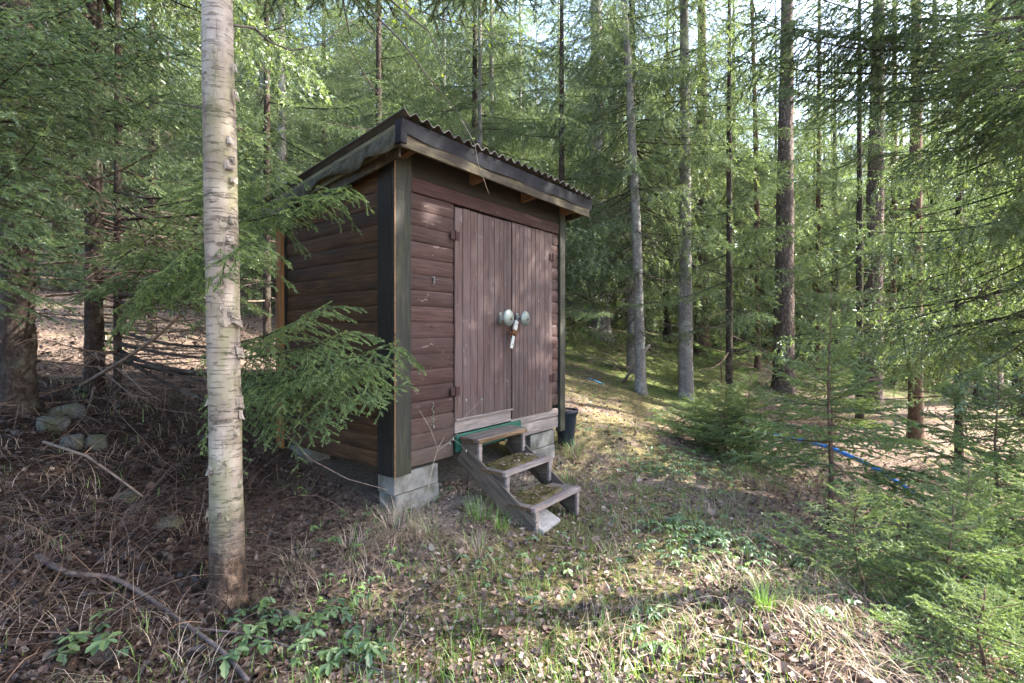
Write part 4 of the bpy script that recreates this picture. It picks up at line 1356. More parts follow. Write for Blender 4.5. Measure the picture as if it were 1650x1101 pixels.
def leaf_cloud(parent, centers, size, name, mat, seed):
    r = np.random.default_rng(seed)
    inv = np.array(Matrix.LocRotScale(parent.location, parent.rotation_euler, None).inverted())
    V, Tt, C = [], [], []
    for c in centers:
        c = inv[:3, :3] @ np.array(c) + inv[:3, 3]
        a = r.normal(0, 1, 3); a /= np.linalg.norm(a)
        b = np.cross(a, r.normal(0, 1, 3)); b /= np.linalg.norm(b)
        nn = np.cross(a, b)
        s = size * r.uniform(.6, 1.2)
        n0 = len(V)
        V += [c, c + a * s * .45 + b * s * .38 + nn * s * .1, c + a * s, c + a * s * .45 - b * s * .38 + nn * s * .1]
        Tt += [(n0, n0 + 1, n0 + 2), (n0, n0 + 2, n0 + 3)]
        C += [r.random()] * 4
    return obj(name, mesh_np(name, np.array(V), np.array(Tt), mat, None, np.array(C)), parent)
def leafy_tree(label, u, d, h, seed):
    x, y = T(u, d)
    root = empty('leafy_tree', (x, y, gz1(x, y)), 0)
    tag(root, label, 'tree', 'young leafy trees beyond the wood')
    r = np.random.default_rng(seed)
    obj('trunk', trunk_mesh('trunk', h, .05, .01, M['bark_grey'], 8, .4, seed=seed), root)
    cs = []
    st = MB()
    for k in range(26):
        z = h * (.15 + .82 * k / 26); a = k * 2.4; L = h * .26 * (1 - .6 * k / 26) * r.uniform(.6, 1.2)
        e = np.array([math.cos(a) * L, math.sin(a) * L, z + L * .5])
        st.tube([(0, 0, z), tuple(e)], [.014, .004], 4)
        for _ in range(260):
            f = r.uniform(.25, 1.1)
            cs.append(np.array([x, y, root.location.z]) + np.array([0, 0, z]) * (1 - f) + e * f + r.normal(0, .17, 3))
    st.build('limbs', M['bark_grey'], root)
    leaf_cloud(root, cs, .05, 'crown', M['birch_leaf'], seed)
leafy_tree('yellow green leafy tree glowing between scaly pine and thin orange trunk', 1300, 17.5, 8.5, 1)
leafy_tree('yellow green leafy tree glowing behind the cracked trunk', 1420, 18.5, 7.5, 2)
leafy_tree('pale leafy tree beyond the half grown spruces left of the scaly pine', 1160, 20, 9.0, 3)

# ------------------------------------------------------------------ the background wood
bgr = random.Random(77)
pts = []
def free(x, y, dmin):
    for (a, b) in pts:
        if (a - x) ** 2 + (b - y) ** 2 < dmin * dmin: return False
    return True
for (u, d, *_r) in NAMED: pts.append(T(u, d))
n_try = 0
BGT = []
while len(BGT) < 118 and n_try < 6000:
    n_try += 1
    y = bgr.uniform(9.5, 34); x = bgr.uniform(-1.15, 1.15) * y
    u = U0 + x / y * FP
    if u > 1010 and y < 11.8: continue
    if u > 1100 and y > 19 and bgr.random() < .35: continue
    if u > 1150 and y < 19 and bgr.random() < .62: continue
    if 880 < u < 1010 and y < 13: continue
    if u < 960 and y > 22 and bgr.random() < .4: continue
    if not free(x, y, 2.3 if y < 18 else 2.8): continue
    pts.append((x, y)); BGT.append((x, y, u))
n_try = 0
extra = 0
while extra < 30 and n_try < 4000:
    n_try += 1
    y = bgr.uniform(16.5, 31); u = bgr.uniform(540, 1180); x = (u - U0) / FP * y
    if not free(x, y, 1.9): continue
    pts.append((x, y)); BGT.append((x, y, u)); extra += 1
for u, y in ((715, 14.6), (775, 17.2), (838, 19.2), (655, 16.0), (900, 22.0), (1000, 24), (1085, 21.5), (1170, 25), (1250, 23), (1340, 26), (1440, 23.5), (960, 20.5)):
    BGT.append(((u - U0) / FP * y, y, u))
for i, (x, y, u) in enumerate(BGT):
    if u < 480: lab, grp = 'spruce in the wood on the slope left of the shed', 'spruces of the wood on the left slope'
    elif u < 960: lab, grp = 'spruce in the dense wood behind the shed', 'spruces of the wood behind the shed'
    else: lab, grp = 'spruce in the open wood beyond the path on the right', 'spruces of the wood on the right'
    cr = 'mid' if i >= len(BGT) - 12 else bgr.choice(['low', 'low2', 'low2', 'mid', 'low'] if u < 1000 else ['low', 'mid', 'low2', 'low2', 'low'])
    tree('spruce_tree', lab, 'tree', x, y, bgr.uniform(.06, .12), cr, bgr.choice(['dark', 'grey', 'red', 'grey']), grp, seed=300 + i, sides=9, ring=.7, sc=1.22 if i >= len(BGT) - 12 else None)

# the wood far up the slope and beyond: too far to tell trees apart
def far_wood():
    r = np.random.default_rng(19)
    P = []
    while len(P) < 420:
        y = r.uniform(33, 72); x = r.uniform(-1.3, 1.3) * y
        if x > .5 * y and r.random() < .4: continue
        P.append((x, y, float(gz1(x, y)) - .3))
    src = obj('far_spruce_shape', CROWN['low2'])
    src.hide_render = True
    src.hide_viewport = False
    tag(src, kind='helper')
    me = bpy.data.meshes.new('far_wood')
    me.from_pydata(P, [], [])
    o = obj('far_wood', me)
    tag(o, 'far spruce wood closing the view behind the nearer trees', 'forest', kind='stuff')
    ng = bpy.data.node_groups.new('far_wood_points', 'GeometryNodeTree')
    ng.interface.new_socket('Geometry', in_out='INPUT', socket_type='NodeSocketGeometry')
    ng.interface.new_socket('Geometry', in_out='OUTPUT', socket_type='NodeSocketGeometry')
    gi = ng.nodes.new('NodeGroupInput'); go = ng.nodes.new('NodeGroupOutput')
    oi = ng.nodes.new('GeometryNodeObjectInfo'); oi.inputs['Object'].default_value = src
    ip = ng.nodes.new('GeometryNodeInstanceOnPoints')
    rv = ng.nodes.new('FunctionNodeRandomValue'); rv.data_type = 'FLOAT_VECTOR'
    rv.inputs[0].default_value = (0, 0, 0); rv.inputs[1].default_value = (0, 0, 6.28)
    rs = ng.nodes.new('FunctionNodeRandomValue'); rs.data_type = 'FLOAT'
    rs.inputs[2].default_value = 1.1; rs.inputs[3].default_value = 1.7; rs.inputs['Seed'].default_value = 3
    ng.links.new(gi.outputs[0], ip.inputs['Points'])
    ng.links.new(oi.outputs['Geometry'], ip.inputs['Instance'])
    ng.links.new(rv.outputs[0], ip.inputs['Rotation'])
    ng.links.new(rs.outputs[1], ip.inputs['Scale'])
    ng.links.new(ip.outputs[0], go.inputs[0])
    md = o.modifiers.new('points', 'NODES'); md.node_group = ng
far_wood()

# ------------------------------------------------------------------ birch
bx0, by0 = T(367, 2.73)
birch = empty('birch_tree', (bx0, by0, gz1(bx0, by0)), 0)
birch.rotation_euler = (0, -.004, 0)
tag(birch, 'white birch trunk with peeling dark flecked bark in front of the shed', 'tree')
obj('trunk', trunk_mesh('trunk', 13, px(50, 2.73), .05, M['bark_birch'], 28, .05, .008, bend=.05, flare=.25, seed=2), birch)
rr = random.Random(5)
def bark_curl(z, a, w, h):
    b = MB(); n = 6; p, f = [], []
    R = px(50, 2.73) * (1 - .45 * z / 13) + .001
    for i in range(n + 1):
        t = i / n
        for k in (0, 1):
            aa = a + (t - .5) * w
            off = .001 + .022 * k * (math.sin(t * PI) ** 2 * .9 + .15)
            p.append(((R + off) * math.cos(aa), (R + off) * math.sin(aa), z - k * h + .006 * math.sin(t * 9)))
    for i in range(n): f.append((2 * i, 2 * i + 1, 2 * i + 3, 2 * i + 2))
    b.add(p, f)
    return b.build('bark_curl', M['bark_birch'], birch)
for k in range(44):
    bark_curl(rr.uniform(.5, 3.6), rr.uniform(PI, 2 * PI), rr.uniform(.25, .8), rr.uniform(.015, .06))
# limbs of the birch hanging into the top of the picture
def limb(points, r0, r1, name='limb', parent=birch, mat='dark_twig', n=6):
    inv = Matrix.LocRotScale(parent.location, parent.rotation_euler, None).inverted()
    pts_ = [inv @ Vector(p) for p in points]
    m = len(pts_)
    return MB().tube(pts_, [r0 + (r1 - r0) * i / (m - 1) for i in range(m)], n).build(name, M[mat], parent, True)
top = Vector((bx0 + .06, by0, 4.3))
cl = []
lr = np.random.default_rng(8)
for pl, r0 in (([(560, -60, 3.0), (605, 25, 3.1), (650, 70, 3.1), (690, 125, 3.2), (745, 190, 3.3), (780, 245, 3.35)], .007),
               ([(590, -40, 3.0), (640, 10, 3.1), (690, 50, 3.2), (712, 90, 3.3), (735, 125, 3.3)], .007),
               ([(620, -30, 3.2), (660, 12, 3.3), (710, 30, 3.4), (770, 48, 3.5), (840, 66, 3.7), (900, 62, 3.8)], .005),
               ([(545, -40, 2.5), (556, 20, 2.5), (563, 55, 2.52), (572, 78, 2.52)], .006)):
    pp = [at(*q) for q in pl]
    limb([top] + pp if r0 > .0065 else [top + Vector((.1, .1, .3))] + pp, r0 + .002, .0012)
    if r0 != .006:
        for i in range(len(pp) - 1):
            for _ in range(3 if pl[0][0] < 600 else 9):
                f = lr.random(); c = pp[i] * (1 - f) + pp[i + 1] * f
                if c.z > 4.2 or c.x < -.9: continue
                cl.append(c + Vector(lr.normal(0, .05, 3)))
for (u, v, d, sx, sy, n) in ((850, 68, 3.75, 60, 10, 16),):
    for _ in range(n): cl.append(at(lr.normal(u, sx * .6), lr.normal(v, sy * .6), d + lr.normal(0, .1)))
leaf_cloud(birch, cl, .026, 'spring_leaves', M['spring_leaf'], 4)
limb([at(365, 40, 2.73), at(410, 45, 2.9), at(435, 68, 3.0), at(470, 82, 3.1), at(520, 70, 3.2), at(570, 30, 3.3)], .008, .002)
limb([at(360, 180, 2.73), at(300, 170, 2.9), at(250, 165, 3.1)], .006, .002)

# ------------------------------------------------------------------ young spruces in the clearing on the right
def sapling(label, x, y, h, seed, spread=1.0, n=26, z0=.12, lean=(0, 0), group='young spruces on the right'):
    root = empty('spruce_sapling', (x, y, gz1(x, y) - .02), 0)
    root.rotation_euler = (lean[0], lean[1], 0)
    tag(root, label, 'sapling', group)
    r = random.Random(seed)
    stem = MB().tube([(.01 * math.sin(k), .01 * math.cos(k * 1.3), h * k / 8) for k in range(9)], [max(.004, (.006 + .009 * h) * (1 - k / 8.5)) for k in range(9)], 8)
    stem.build('stem', M['bark_red'], root, True)
    n = int(n * 1.15)
    for k in range(n):
        t = (k + .3) / n
        z = z0 + (h * .97 - z0) * t
        s = spread * ((1 - t) ** .8 * 1.05 + .16) * r.uniform(.8, 1.2)
        obj('bough', SMALL[k % len(SMALL)], root, (0, 0, z), (r.uniform(-.3, .3), .12 - .6 * t + r.uniform(-.15, .15), k * 2.399 + r.uniform(-.35, .35)), (s, s, s))
    return root
def on(u, v):
    q = ground_at(u, v)
    return q.x, q.y
x, y = on(1168, 738); sapling('bushy young spruce at the centre of the small clump by the path', x, y, .98, 1, 1.05, 46)
x, y = on(1207, 752); sapling('young spruce at the right of the small clump in front of the scaly pine', x, y, 1.18, 2, 1.05, 46)
x, y = on(1120, 712); sapling('low young spruce at the left of the small clump by the path', x, y, .62, 3, 1.0, 36)
sapling('tall young spruce with a bare upright leader in the right foreground', 2.95, 4.55, 2.3, 4, 1.15, 34, .6)
x, y = 2.28, 3.25; sapling('small dark stemmed spruce at the edge of the bank', x, y, .72, 5, .8, 22)
sapling('fluffy bright green spruce at the lower right beside the bank', 2.55, 2.85, .85, 6, .95, 36, .06)
sapling('low spruce in the bottom right corner', 2.25, 2.35, .5, 7, .85, 28, .03)
sapling('young spruce at the right edge above the hollow', 4.55, 4.6, 1.9, 8, 1.7, 44, .2)
sapling('bushy spruce behind the fluffy one at the lower right', 3.15, 3.4, 1.15, 9, 1.2, 40, .05)
sapling('half hidden young spruce at the right edge low down', 3.7, 3.5, 1.3, 10, 1.3, 40, .05)
sapling('loose young spruce in front of the cracked trunk', 5.6, 8.6, 1.5, 11, 1.4, 30, .3)
x, y = on(1180, 575); sapling('sparse pale young spruce behind the straight grey trunk', 4.6, 10.8, 1.3, 14, 1.4, 24, .5)

# ------------------------------------------------------------------ pipe, sticks, dead branches
def curve_pts(pix, lift=.0, sub=5):
    P = [ground_at(u, v) + Vector((0, 0, lift)) for u, v in pix]
    out = []
    for i in range(len(P) - 1):
        for k in range(sub):
            t = k / sub
            p0 = P[max(i - 1, 0)]; p1 = P[i]; p2 = P[i + 1]; p3 = P[min(i + 2, len(P) - 1)]
            out.append(.5 * ((2 * p1) + (p2 - p0) * t + (2 * p0 - 5 * p1 + 4 * p2 - p3) * t * t + (3 * p1 - p0 - 3 * p2 + p3) * t ** 3))
    out.append(P[-1])
    return out
def rod(name, label, cat, pts_, r0, r1, mat, n=8, group=None):
    o_ = pts_[0].copy()
    m = len(pts_)
    b = MB().tube([p - o_ for p in pts_], [r0 + (r1 - r0) * i / (m - 1) for i in range(m)], n)
    return tag(b.build(name, M[mat], None, True, loc=o_), label, cat, group)
P1 = [at(1195, 692, 7.9), at(1285, 708, 7.2), at(1340, 722, 6.75), at(1385, 742, 6.3), at(1420, 760, 5.95), at(1475, 797, 5.35), at(1510, 818, 5.0)]
sm = []
for i in range(len(P1) - 1):
    for k in range(5):
        sm.append(P1[i].lerp(P1[i + 1], k / 5))
for q in sm: q.z = max(q.z, gz1(q.x, q.y) + .03)
rod('water_pipe', 'bright blue plastic water pipe running down through the hollow', 'pipe', sm, .026, .026, 'pipe_blue', 10)
g0 = [ground_at(948, 611) + Vector((0, 0, .015)), ground_at(972, 621) + Vector((0, 0, .02))]
rod('pipe_offcut', 'short pale blue piece of pipe on the moss by the path', 'pipe', g0, .016, .016, 'pipe_pale', 8)
b0, b1 = ground_at(1004, 618), at(1046, 556, 9.4)
rod('leaning_stick', 'bare pale stick leaning on the slim curved trunk', 'stick', [b0, b0.lerp(b1, .5), b1], .035, .028, 'dead_pale', 7)
b0, b1 = ground_at(1275, 628), at(1375, 470, 10.6)
rod('leaning_branch', 'long brown branch leaning up right of the scaly pine', 'branch', [b0, b0.lerp(b1, .35) + Vector((.1, 0, -.1)), b0.lerp(b1, .7), b1], .05, .02, 'dead_twig', 7)
rod('fallen_branch', 'long dark branch lying across the lower left corner', 'branch', curve_pts([(60, 915), (110, 945), (180, 952), (240, 985), (300, 1030), (360, 1075), (400, 1120)], .06), .014, .009, 'dark_twig')
rod('fallen_branch', 'thin dark branch crossing the herbs at the bottom', 'branch', curve_pts([(285, 1030), (390, 1040), (470, 1062), (560, 1085), (640, 1105)], .05), .007, .003, 'dark_twig', 6)
rod('fallen_branch', 'straight pale branch slanting over the brush on the left bank', 'branch', [at(70, 712, 3.0), at(140, 735, 2.95), at(190, 770, 2.85), at(230, 800, 2.8)], .009, .005, 'dead_twig', 6)
rod('fallen_branch', 'bare twig bending from the shed wall down to the grass', 'branch', [at(460, 700, 3.6), at(500, 740, 3.5), at(560, 772, 3.4), at(625, 790, 3.2)], .006, .003, 'dead_twig', 6)
rod('fallen_branch', 'brown limb slanting up from the rocks towards the birch', 'branch', [at(130, 622, 3.9), at(200, 580, 3.7), at(250, 545, 3.5), at(292, 508, 3.3)], .016, .009, 'dead_twig', 7)
rod('fallen_branch', 'thin pale stick lying over the moss at the lower right', 'branch', curve_pts([(1140, 1030), (1230, 1062), (1300, 1110)], .03), .006, .003, 'dead_pale', 6)
rod('fallen_branch', 'short dark stick standing in the bottom right corner', 'branch', [at(1560, 1100, 2.7), at(1572, 1000, 2.75), at(1580, 960, 2.8)], .011, .008, 'dead_twig', 6)
rod('fallen_branch', 'grey fallen log slanting behind the tall young spruce', 'branch', [at(1480, 560, 7.6), at(1560, 600, 7.2), at(1660, 640, 6.8)], .035, .025, 'dead_pale', 8)
rod('dry_twig', 'thin dry twig caught on the front edge of the roof', 'twig', [at(745, 195, 3.3), at(765, 232, 3.34), at(770, 262, 3.34), at(778, 285, 3.34), at(788, 313, 3.34)], .0022, .0013, 'dead_pale', 5)
# bare shrub in front of the block foundation
shrub = empty('bare_shrub', ground_at(690, 822))
tag(shrub, 'thin bare shrub with a few buds in front of the concrete blocks', 'shrub')
def sh(pix, r0, r1):
    pts_ = [at(*q) - shrub.location for q in pix]
    m = len(pts_)
    MB().tube(pts_, [r0 + (r1 - r0) * i / (m - 1) for i in range(m)], 5).build('stem', M['dead_pale'], shrub, True)
dS = shrub.location.y
sh([(689, 824, dS), (691, 780, dS + .02), (699, 745, dS + .04), (706, 722, dS + .05), (716, 705, dS + .06)], .005, .002)
sh([(704, 728, dS + .05), (722, 714, dS + .1), (736, 700, dS + .12), (752, 668, dS + .1), (775, 645, dS + .1)], .003, .0012)
sh([(705, 722, dS + .05), (693, 690, dS + .03), (676, 662, dS), (664, 640, dS)], .003, .0015)
sh([(730, 708, dS + .1), (742, 716, dS + .1), (750, 726, dS + .1)], .0018, .001)
for i, (u, v) in enumerate(((730, 708), (751, 727), (751, 645), (776, 644), (699, 688), (725, 715))):
    MB().lathe([(.002, -.012), (.008, -.004), (.006, .006), (.001, .012)], 6, Matrix.Translation(at(u, v, dS + .1) - shrub.location)).build('bud', M['lichen'], shrub, True)
# strip of lichen hanging at the wall
lich = MB()
lrn = random.Random(3)
for k in range(22):
    q = Vector((.36 + .010 * math.sin(k * .9) + lrn.uniform(-.012, .012) * (k > 9), -.028, 1.04 - k * .009))
    r_ = lrn.uniform(.003, .007)
    lich.lathe([(.001, -r_), (r_, 0), (.001, r_ * .8)], 5, Matrix.Translation(q))
lich.build('lichen_strip', M['lichen'], wf)

# pine cone
def cone(u, v, label, rz):
    q = ground_at(u, v); q.z += .022
    b = MB(); n = 13
    root = empty('spruce_cone', q, rz)
    tag(root, label, 'cone', 'cones on the forest floor')
    b.lathe([(.004, -.055), (.014, -.04), (.019, 0), (.013, .035), (.004, .055)], 10, Matrix.Rotation(PI / 2, 4, 'Y'))
    b.build('core', M['cone_brown'], root, True)
    s = MB()
    for k in range(70):
        t = k / 70; a = k * 2.4; z = -.052 + .104 * t
        R = .0185 * math.sin(PI * (.12 + .78 * t)) + .004
        pa = Matrix.Rotation(PI / 2, 4, 'Y') @ Matrix.Rotation(a, 4, 'Z')
        s.add([pa @ Vector(w) for w in ((R * .8, -.006, z), (R * .8, .006, z), (R + .005, .004, z + .013), (R + .005, -.004, z + .013), (R * .8, 0, z + .012))], [(0, 1, 2, 3), (3, 2, 4)])
    s.build('scales', M['cone_brown'], root)
cone(806, 1025, 'brown spruce cone lying in the litter at the bottom of the picture', .4)
cone(880, 658 + 160, 'brown spruce cone beside the lowest step', 1.2) if False else None
cone(938, 655, 'brown spruce cone on the moss behind the plant pot', 2.0)

# ------------------------------------------------------------------ ground cover
def visible_mask(x, y, pad=.25):
    sx, sy = world_to_shed(x, y)
    inside = (sx > -.02) & (sx < SW + .02) & (sy > .25) & (sy < SD)
    bir = np.hypot(x - bx0, y - by0) < .1
    return (np.abs(x) < 1.08 * y + pad) & ~inside & ~bir
def scatter(n, ymin, ymax, r, power=1.6, xr=(-6, 7)):
    out_x, out_y = [], []
    k = 0
    while k < n:
        m = n * 3
        u = r.random(m)
        y = (ymin ** (1 - power) + u * (ymax ** (1 - power) - ymin ** (1 - power))) ** (1 / (1 - power))
        x = r.uniform(-1.12, 1.12, m) * y
        ok = visible_mask(x, y) & (x > xr[0]) & (x < xr[1])
        out_x.append(x[ok]); out_y.append(y[ok]); k += ok.sum()
    return np.concatenate(out_x)[:n], np.concatenate(out_y)[:n]

def leaf_litter(n):
    r = np.random.default_rng(41)
    x, y = scatter(n, 1.35, 15, r, 1.5, (-9, 9))
    keep = r.random(n) < np.clip(.98 - .42 * moss_field(x, y), .3, 1)
    x, y = x[keep], y[keep]; n = len(x)
    z = gz(x, y) + .006 + r.random(n) * .012
    P = np.stack([x, y, z], -1)
    a, b, c = frames(n, r, .38)
    s = (r.lognormal(math.log(.029), .36, n))[:, None]
    w = s * r.uniform(.3, .52, n)[:, None]
    cup = s * r.normal(.12, .22, n)[:, None]
    tw = s * r.normal(0, .15, n)[:, None]
    pts_ = [P - a * s * .5 + c * cup * .7, P - a * s * .15 + b * w * .8 + c * (cup + tw), P + a * s * .25 + b * w * .7 + c * (cup * .8 + tw), P + a * s * .55 + c * cup,
            P + a * s * .25 - b * w * .7 + c * (cup * .8 - tw), P - a * s * .15 - b * w * .8 + c * (cup - tw), P]
    V = np.stack(pts_, 1).reshape(-1, 3)
    tt = np.array([(6, 0, 5), (6, 1, 0), (6, 2, 1), (6, 3, 2), (6, 4, 3), (6, 5, 4)])
    Tt = (tt[None] + (np.arange(n) * 7)[:, None, None]).reshape(-1, 3)
    C = np.repeat(np.clip(r.beta(2.0, 2.4, n) + .08 - .52 * np.clip((-x - .6) / .8, 0, 1), 0, 1), 7)  # leaves darken towards the left bank: its shade put into their tone
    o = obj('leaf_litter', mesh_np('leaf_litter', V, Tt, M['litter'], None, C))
    tag(o, 'brown and pinkish fallen leaves covering the forest floor', 'leaves', kind='stuff')
leaf_litter(60000)

def needle_twig_litter(n):
    """fallen needles and fine twigs lying flat"""
    r = np.random.default_rng(43)
    x, y = scatter(n, 1.35, 7.0, r)
    z = gz(x, y) + .006 + r.random(n) * .02
    a, b, c = frames(n, r, .2)
    L = np.where(r.random(n) < .85, r.uniform(.02, .06, n), r.uniform(.08, .24, n))[:, None]
    P = np.stack([x, y, z], -1)
    w = np.where(L > .07, .0022, .0013)
    V, Tt = prisms(P - a * L * .5, P + a * L * .5, w[:, 0], w[:, 0] * .6)
    C = np.repeat(np.clip(r.beta(2, 2, n) - .4 * np.clip((-x - .6) / .8, 0, 1), 0, 1), 6)  # twigs darkened the same way, painting the bank's shade
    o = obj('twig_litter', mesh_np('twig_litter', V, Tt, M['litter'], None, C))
    tag(o, 'fine twigs and straws strewn over the forest floor', 'twigs', kind='stuff')
needle_twig_litter(16000)

def moss_tufts(n):
    r = np.random.default_rng(44)
    x, y = scatter(n, 1.35, 6.5, r, 1.8)
    mf = moss_field(x, y)
    keep = r.random(n) < np.clip((mf - .38) * 2.6, 0, 1)
    x, y = x[keep], y[keep]
    k = 5
    x = np.repeat(x, k) + r.normal(0, .012, len(x) * k); y = np.repeat(y, k) + r.normal(0, .012, len(y) * k)
    n = len(x)
    V, Tt, m = blades(x, y, gz(x, y) - .004, r.uniform(.012, .032, n), r.uniform(.002, .004, n), r.uniform(.1, .9, n), r, 1)
    o = obj('moss', mesh_np('moss', V, Tt, M['moss_tuft'], None, np.repeat(r.random(n), m)))
    tag(o, 'yellow green moss over the path in front of the steps', 'moss', kind='stuff')
moss_tufts(26000)

def straw(n):
    """flattened dry grass"""
    r = np.random.default_rng(45)
    cx_, cy_ = scatter(n // 14, 1.5, 9, r, 1.4)
    bank = .5 * np.exp(-((cx_ - 1.9 - .12 * cy_) / .55) ** 2) + np.exp(-((cx_ + 3) / 1.2) ** 2 - ((cy_ - 2.8) / 1.5) ** 2) * .25 + np.exp(-((cx_ - .8) / .6) ** 2 - ((cy_ - 5.2) / .9) ** 2) + .13
    keep = r.random(len(cx_)) < bank
    cx_, cy_ = cx_[keep], cy_[keep]
    k = 16
    x = np.repeat(cx_, k) + r.normal(0, .07, len(cx_) * k); y = np.repeat(cy_, k) + r.normal(0, .07, len(cy_) * k)
    az = np.repeat(r.uniform(0, 2 * PI, len(cx_)), k) + r.normal(0, .5, len(x))
    n = len(x)
    V, Tt, m = blades(x, y, gz(x, y), r.uniform(.12, .34, n), r.uniform(.0011, .0024, n), r.uniform(.75, 1.25, n), r, 4, .9, az)
    V[:, 2] = np.maximum(V[:, 2], gz(V[:, 0], V[:, 1]) + .008)
    o = obj('dry_grass', mesh_np('dry_grass', V, Tt, M['dry_grass'], None, np.repeat(r.random(n), m)))
    tag(o, 'flattened dry straw coloured grass over the ground', 'grass', kind='stuff')
straw(22000)

def thin_grass(n):
    r = np.random.default_rng(46)
    x, y = scatter(n, 1.6, 16, r, 1.15, (-8, 9))
    gf = green_field(x, y)
    keep = r.random(n) < np.clip(gf * .9 - .08, .02, 1)
    x, y = x[keep], y[keep]
    k = 4
    x = np.repeat(x, k) + r.normal(0, .03, len(x) * k); y = np.repeat(y, k) + r.normal(0, .03, len(y) * k)
    n = len(x)
    V, Tt, m = blades(x, y, gz(x, y) - .005, r.uniform(.05, .15, n), r.uniform(.0015, .003, n), r.uniform(.1, .9, n), r, 2)
    o = obj('grass', mesh_np('grass', V, Tt, M['green_grass'], None, np.repeat(r.random(n), m)))
    tag(o, 'thin green grass scattered over the forest floor and the rise', 'grass', kind='stuff')
thin_grass(24000)

# tufts of grass one can pick out
def tuft(u, v, label, n_g, n_d, hg, hd, rad, seed, xy=None):
    q = ground_at(u, v) if xy is None else Vector((xy[0], xy[1], gz1(*xy)))
    r = np.random.default_rng(seed)
    root = empty('grass_tuft', q)
    tag(root, label, 'grass tuft', 'grass tufts')
    for nm, n, h, mat, le in (('green_blades', n_g, hg, 'green_grass', (.05, .7)), ('dry_blades', n_d, hd, 'dry_grass', (.6, 1.25))):
        if not n: continue
        rr_ = rad * np.sqrt(r.random(n)); aa = r.uniform(0, 2 * PI, n)
        x, y = rr_ * np.cos(aa), rr_ * np.sin(aa)
        az = aa + r.normal(0, .7, n)
        V, Tt, m = blades(x, y, gz(x + q.x, y + q.y) - q.z - .005, h * r.uniform(.55, 1.1, n), r.uniform(.0016, .0032, n) * (1 if nm[0] == 'g' else .7), r.uniform(le[0], le[1], n), r, 5, .9, az)
        V[:, 2] = np.maximum(V[:, 2], gz(V[:, 0] + q.x, V[:, 1] + q.y) - q.z + .004)
        obj(nm, mesh_np(nm, V, Tt, M[mat], None, np.repeat(r.random(n), m)), root)
tuft(772, 842, 'bright green grass tuft beside the left stringer of the steps', 70, 60, .26, .22, .09, 1)
tuft(808, 856, 'smaller green grass tuft at the foot of the steps', 40, 20, .22, .2, .06, 2)
tuft(912, 780, 'green grass tuft right beside the middle tread', 60, 50, .24, .24, .1, 3)
tuft(925, 735, 'pale grass tuft against the right foundation block', 45, 130, .26, .3, .12, 4)
tuft(905, 712, 'wispy grass tuft between the pot and the shed corner', 40, 60, .28, .26, .08, 5)
tuft(690, 870, 'drooping tuft of dry grass left of the steps', 25, 190, .22, .34, .11, 6)
tuft(640, 860, 'large straw coloured tuft below the shed corner', 20, 240, .2, .36, .14, 7)
tuft(770, 890, 'dry grass tuft in front of the steps on the left', 12, 120, .15, .26, .09, 8)
tuft(570, 890, 'dry grass tuft between the birch and the large straw tuft', 15, 130, .16, .26, .12, 9)
tuft(1232, 990, 'upright bright green grass tuft on the moss at the lower right', 60, 14, .27, .2, .035, 10)
tuft(1275, 985, 'thin green grass tuft next to the upright bright one', 24, 30, .2, .22, .06, 11)
tuft(1195, 768, 'green grass tuft under the small spruce clump', 60, 60, .24, .28, .14, 12)
tuft(1245, 790, 'dry grass tuft hanging over the bank below the spruce clump', 10, 160, .2, .36, .16, 13)
tuft(1340, 1040, 'matted dry grass on the bank at the lower right', 6, 110, .14, .26, .2, 14)
tuft(1000, 745, 'low tuft of grass on the path past the steps', 30, 90, .14, .22, .16, 15)
tuft(1020, 690, 'pale grass tuft where the path bends', 30, 90, .16, .22, .18, 16)
tuft(590, 985, 'short green tuft near the herbs', 30, 40, .12, .18, .08, 17)
tuft(480, 905, 'dry grass tuft right of the birch foot', 10, 110, .14, .24, .1, 18)

# herbs with cut leaves
def herb_patch(name, label, cat, spots, seed, size=.05, h=(.04, .10), kind='stuff', mat='herb'):
    r = np.random.default_rng(seed)
    V, Tt, C = [], [], []
    for (cx_, cy_, n, sd) in spots:
        for _ in range(n):
            x = cx_ + r.normal(0, sd); y = cy_ + r.normal(0, sd * .8)
            z = gz1(x, y); hh = r.uniform(*h); c0 = r.random()
            top_ = np.array([x + r.normal(0, .012), y + r.normal(0, .012), z + hh])
            n0 = len(V)
            V += [(x - .0012, y, z), (x + .0012, y, z), tuple(top_)]; Tt.append((n0, n0 + 1, n0 + 2)); C += [c0] * 3
            a0 = r.uniform(0, 2 * PI); s0 = size * r.uniform(.7, 1.25)
            for k in range(5):
                a = a0 + (k - 2) * 1.05 + r.normal(0, .1)
                s = s0 * (1, .9, .62, .9, .62)[k]
                d = np.array([math.cos(a), math.sin(a), r.normal(-.12, .15)]); e = np.array([-math.sin(a), math.cos(a), r.normal(0, .15)])
                n0 = len(V)
                pl = [(0, 0), (.35, .16), (.55, .30), (.62, .19), (.82, .22), (1.0, 0), (.82, -.22), (.62, -.19), (.55, -.30), (.35, -.16)]
                for (u, w) in pl:
                    V.append(tuple(top_ + d * s * u + e * s * w + np.array([0, 0, -.25 * s * u * u + .12 * s * abs(w) * 2])))
                for i in range(1, 9): Tt.append((n0, n0 + i, n0 + i + 1))
                cc = np.clip(c0 + r.normal(0, .08), 0, 1)
                C += [cc] * 10
    o = obj(name, mesh_np(name, np.array(V), np.array(Tt), M[mat], None, np.array(C)))
    tag(o, label, cat, kind=kind)
    return o
def spots(lst):
    out_ = []
    for u, v, n, sd in lst:
        q = ground_at(u, v); out_.append((q.x, q.y, n, sd))
    return out_
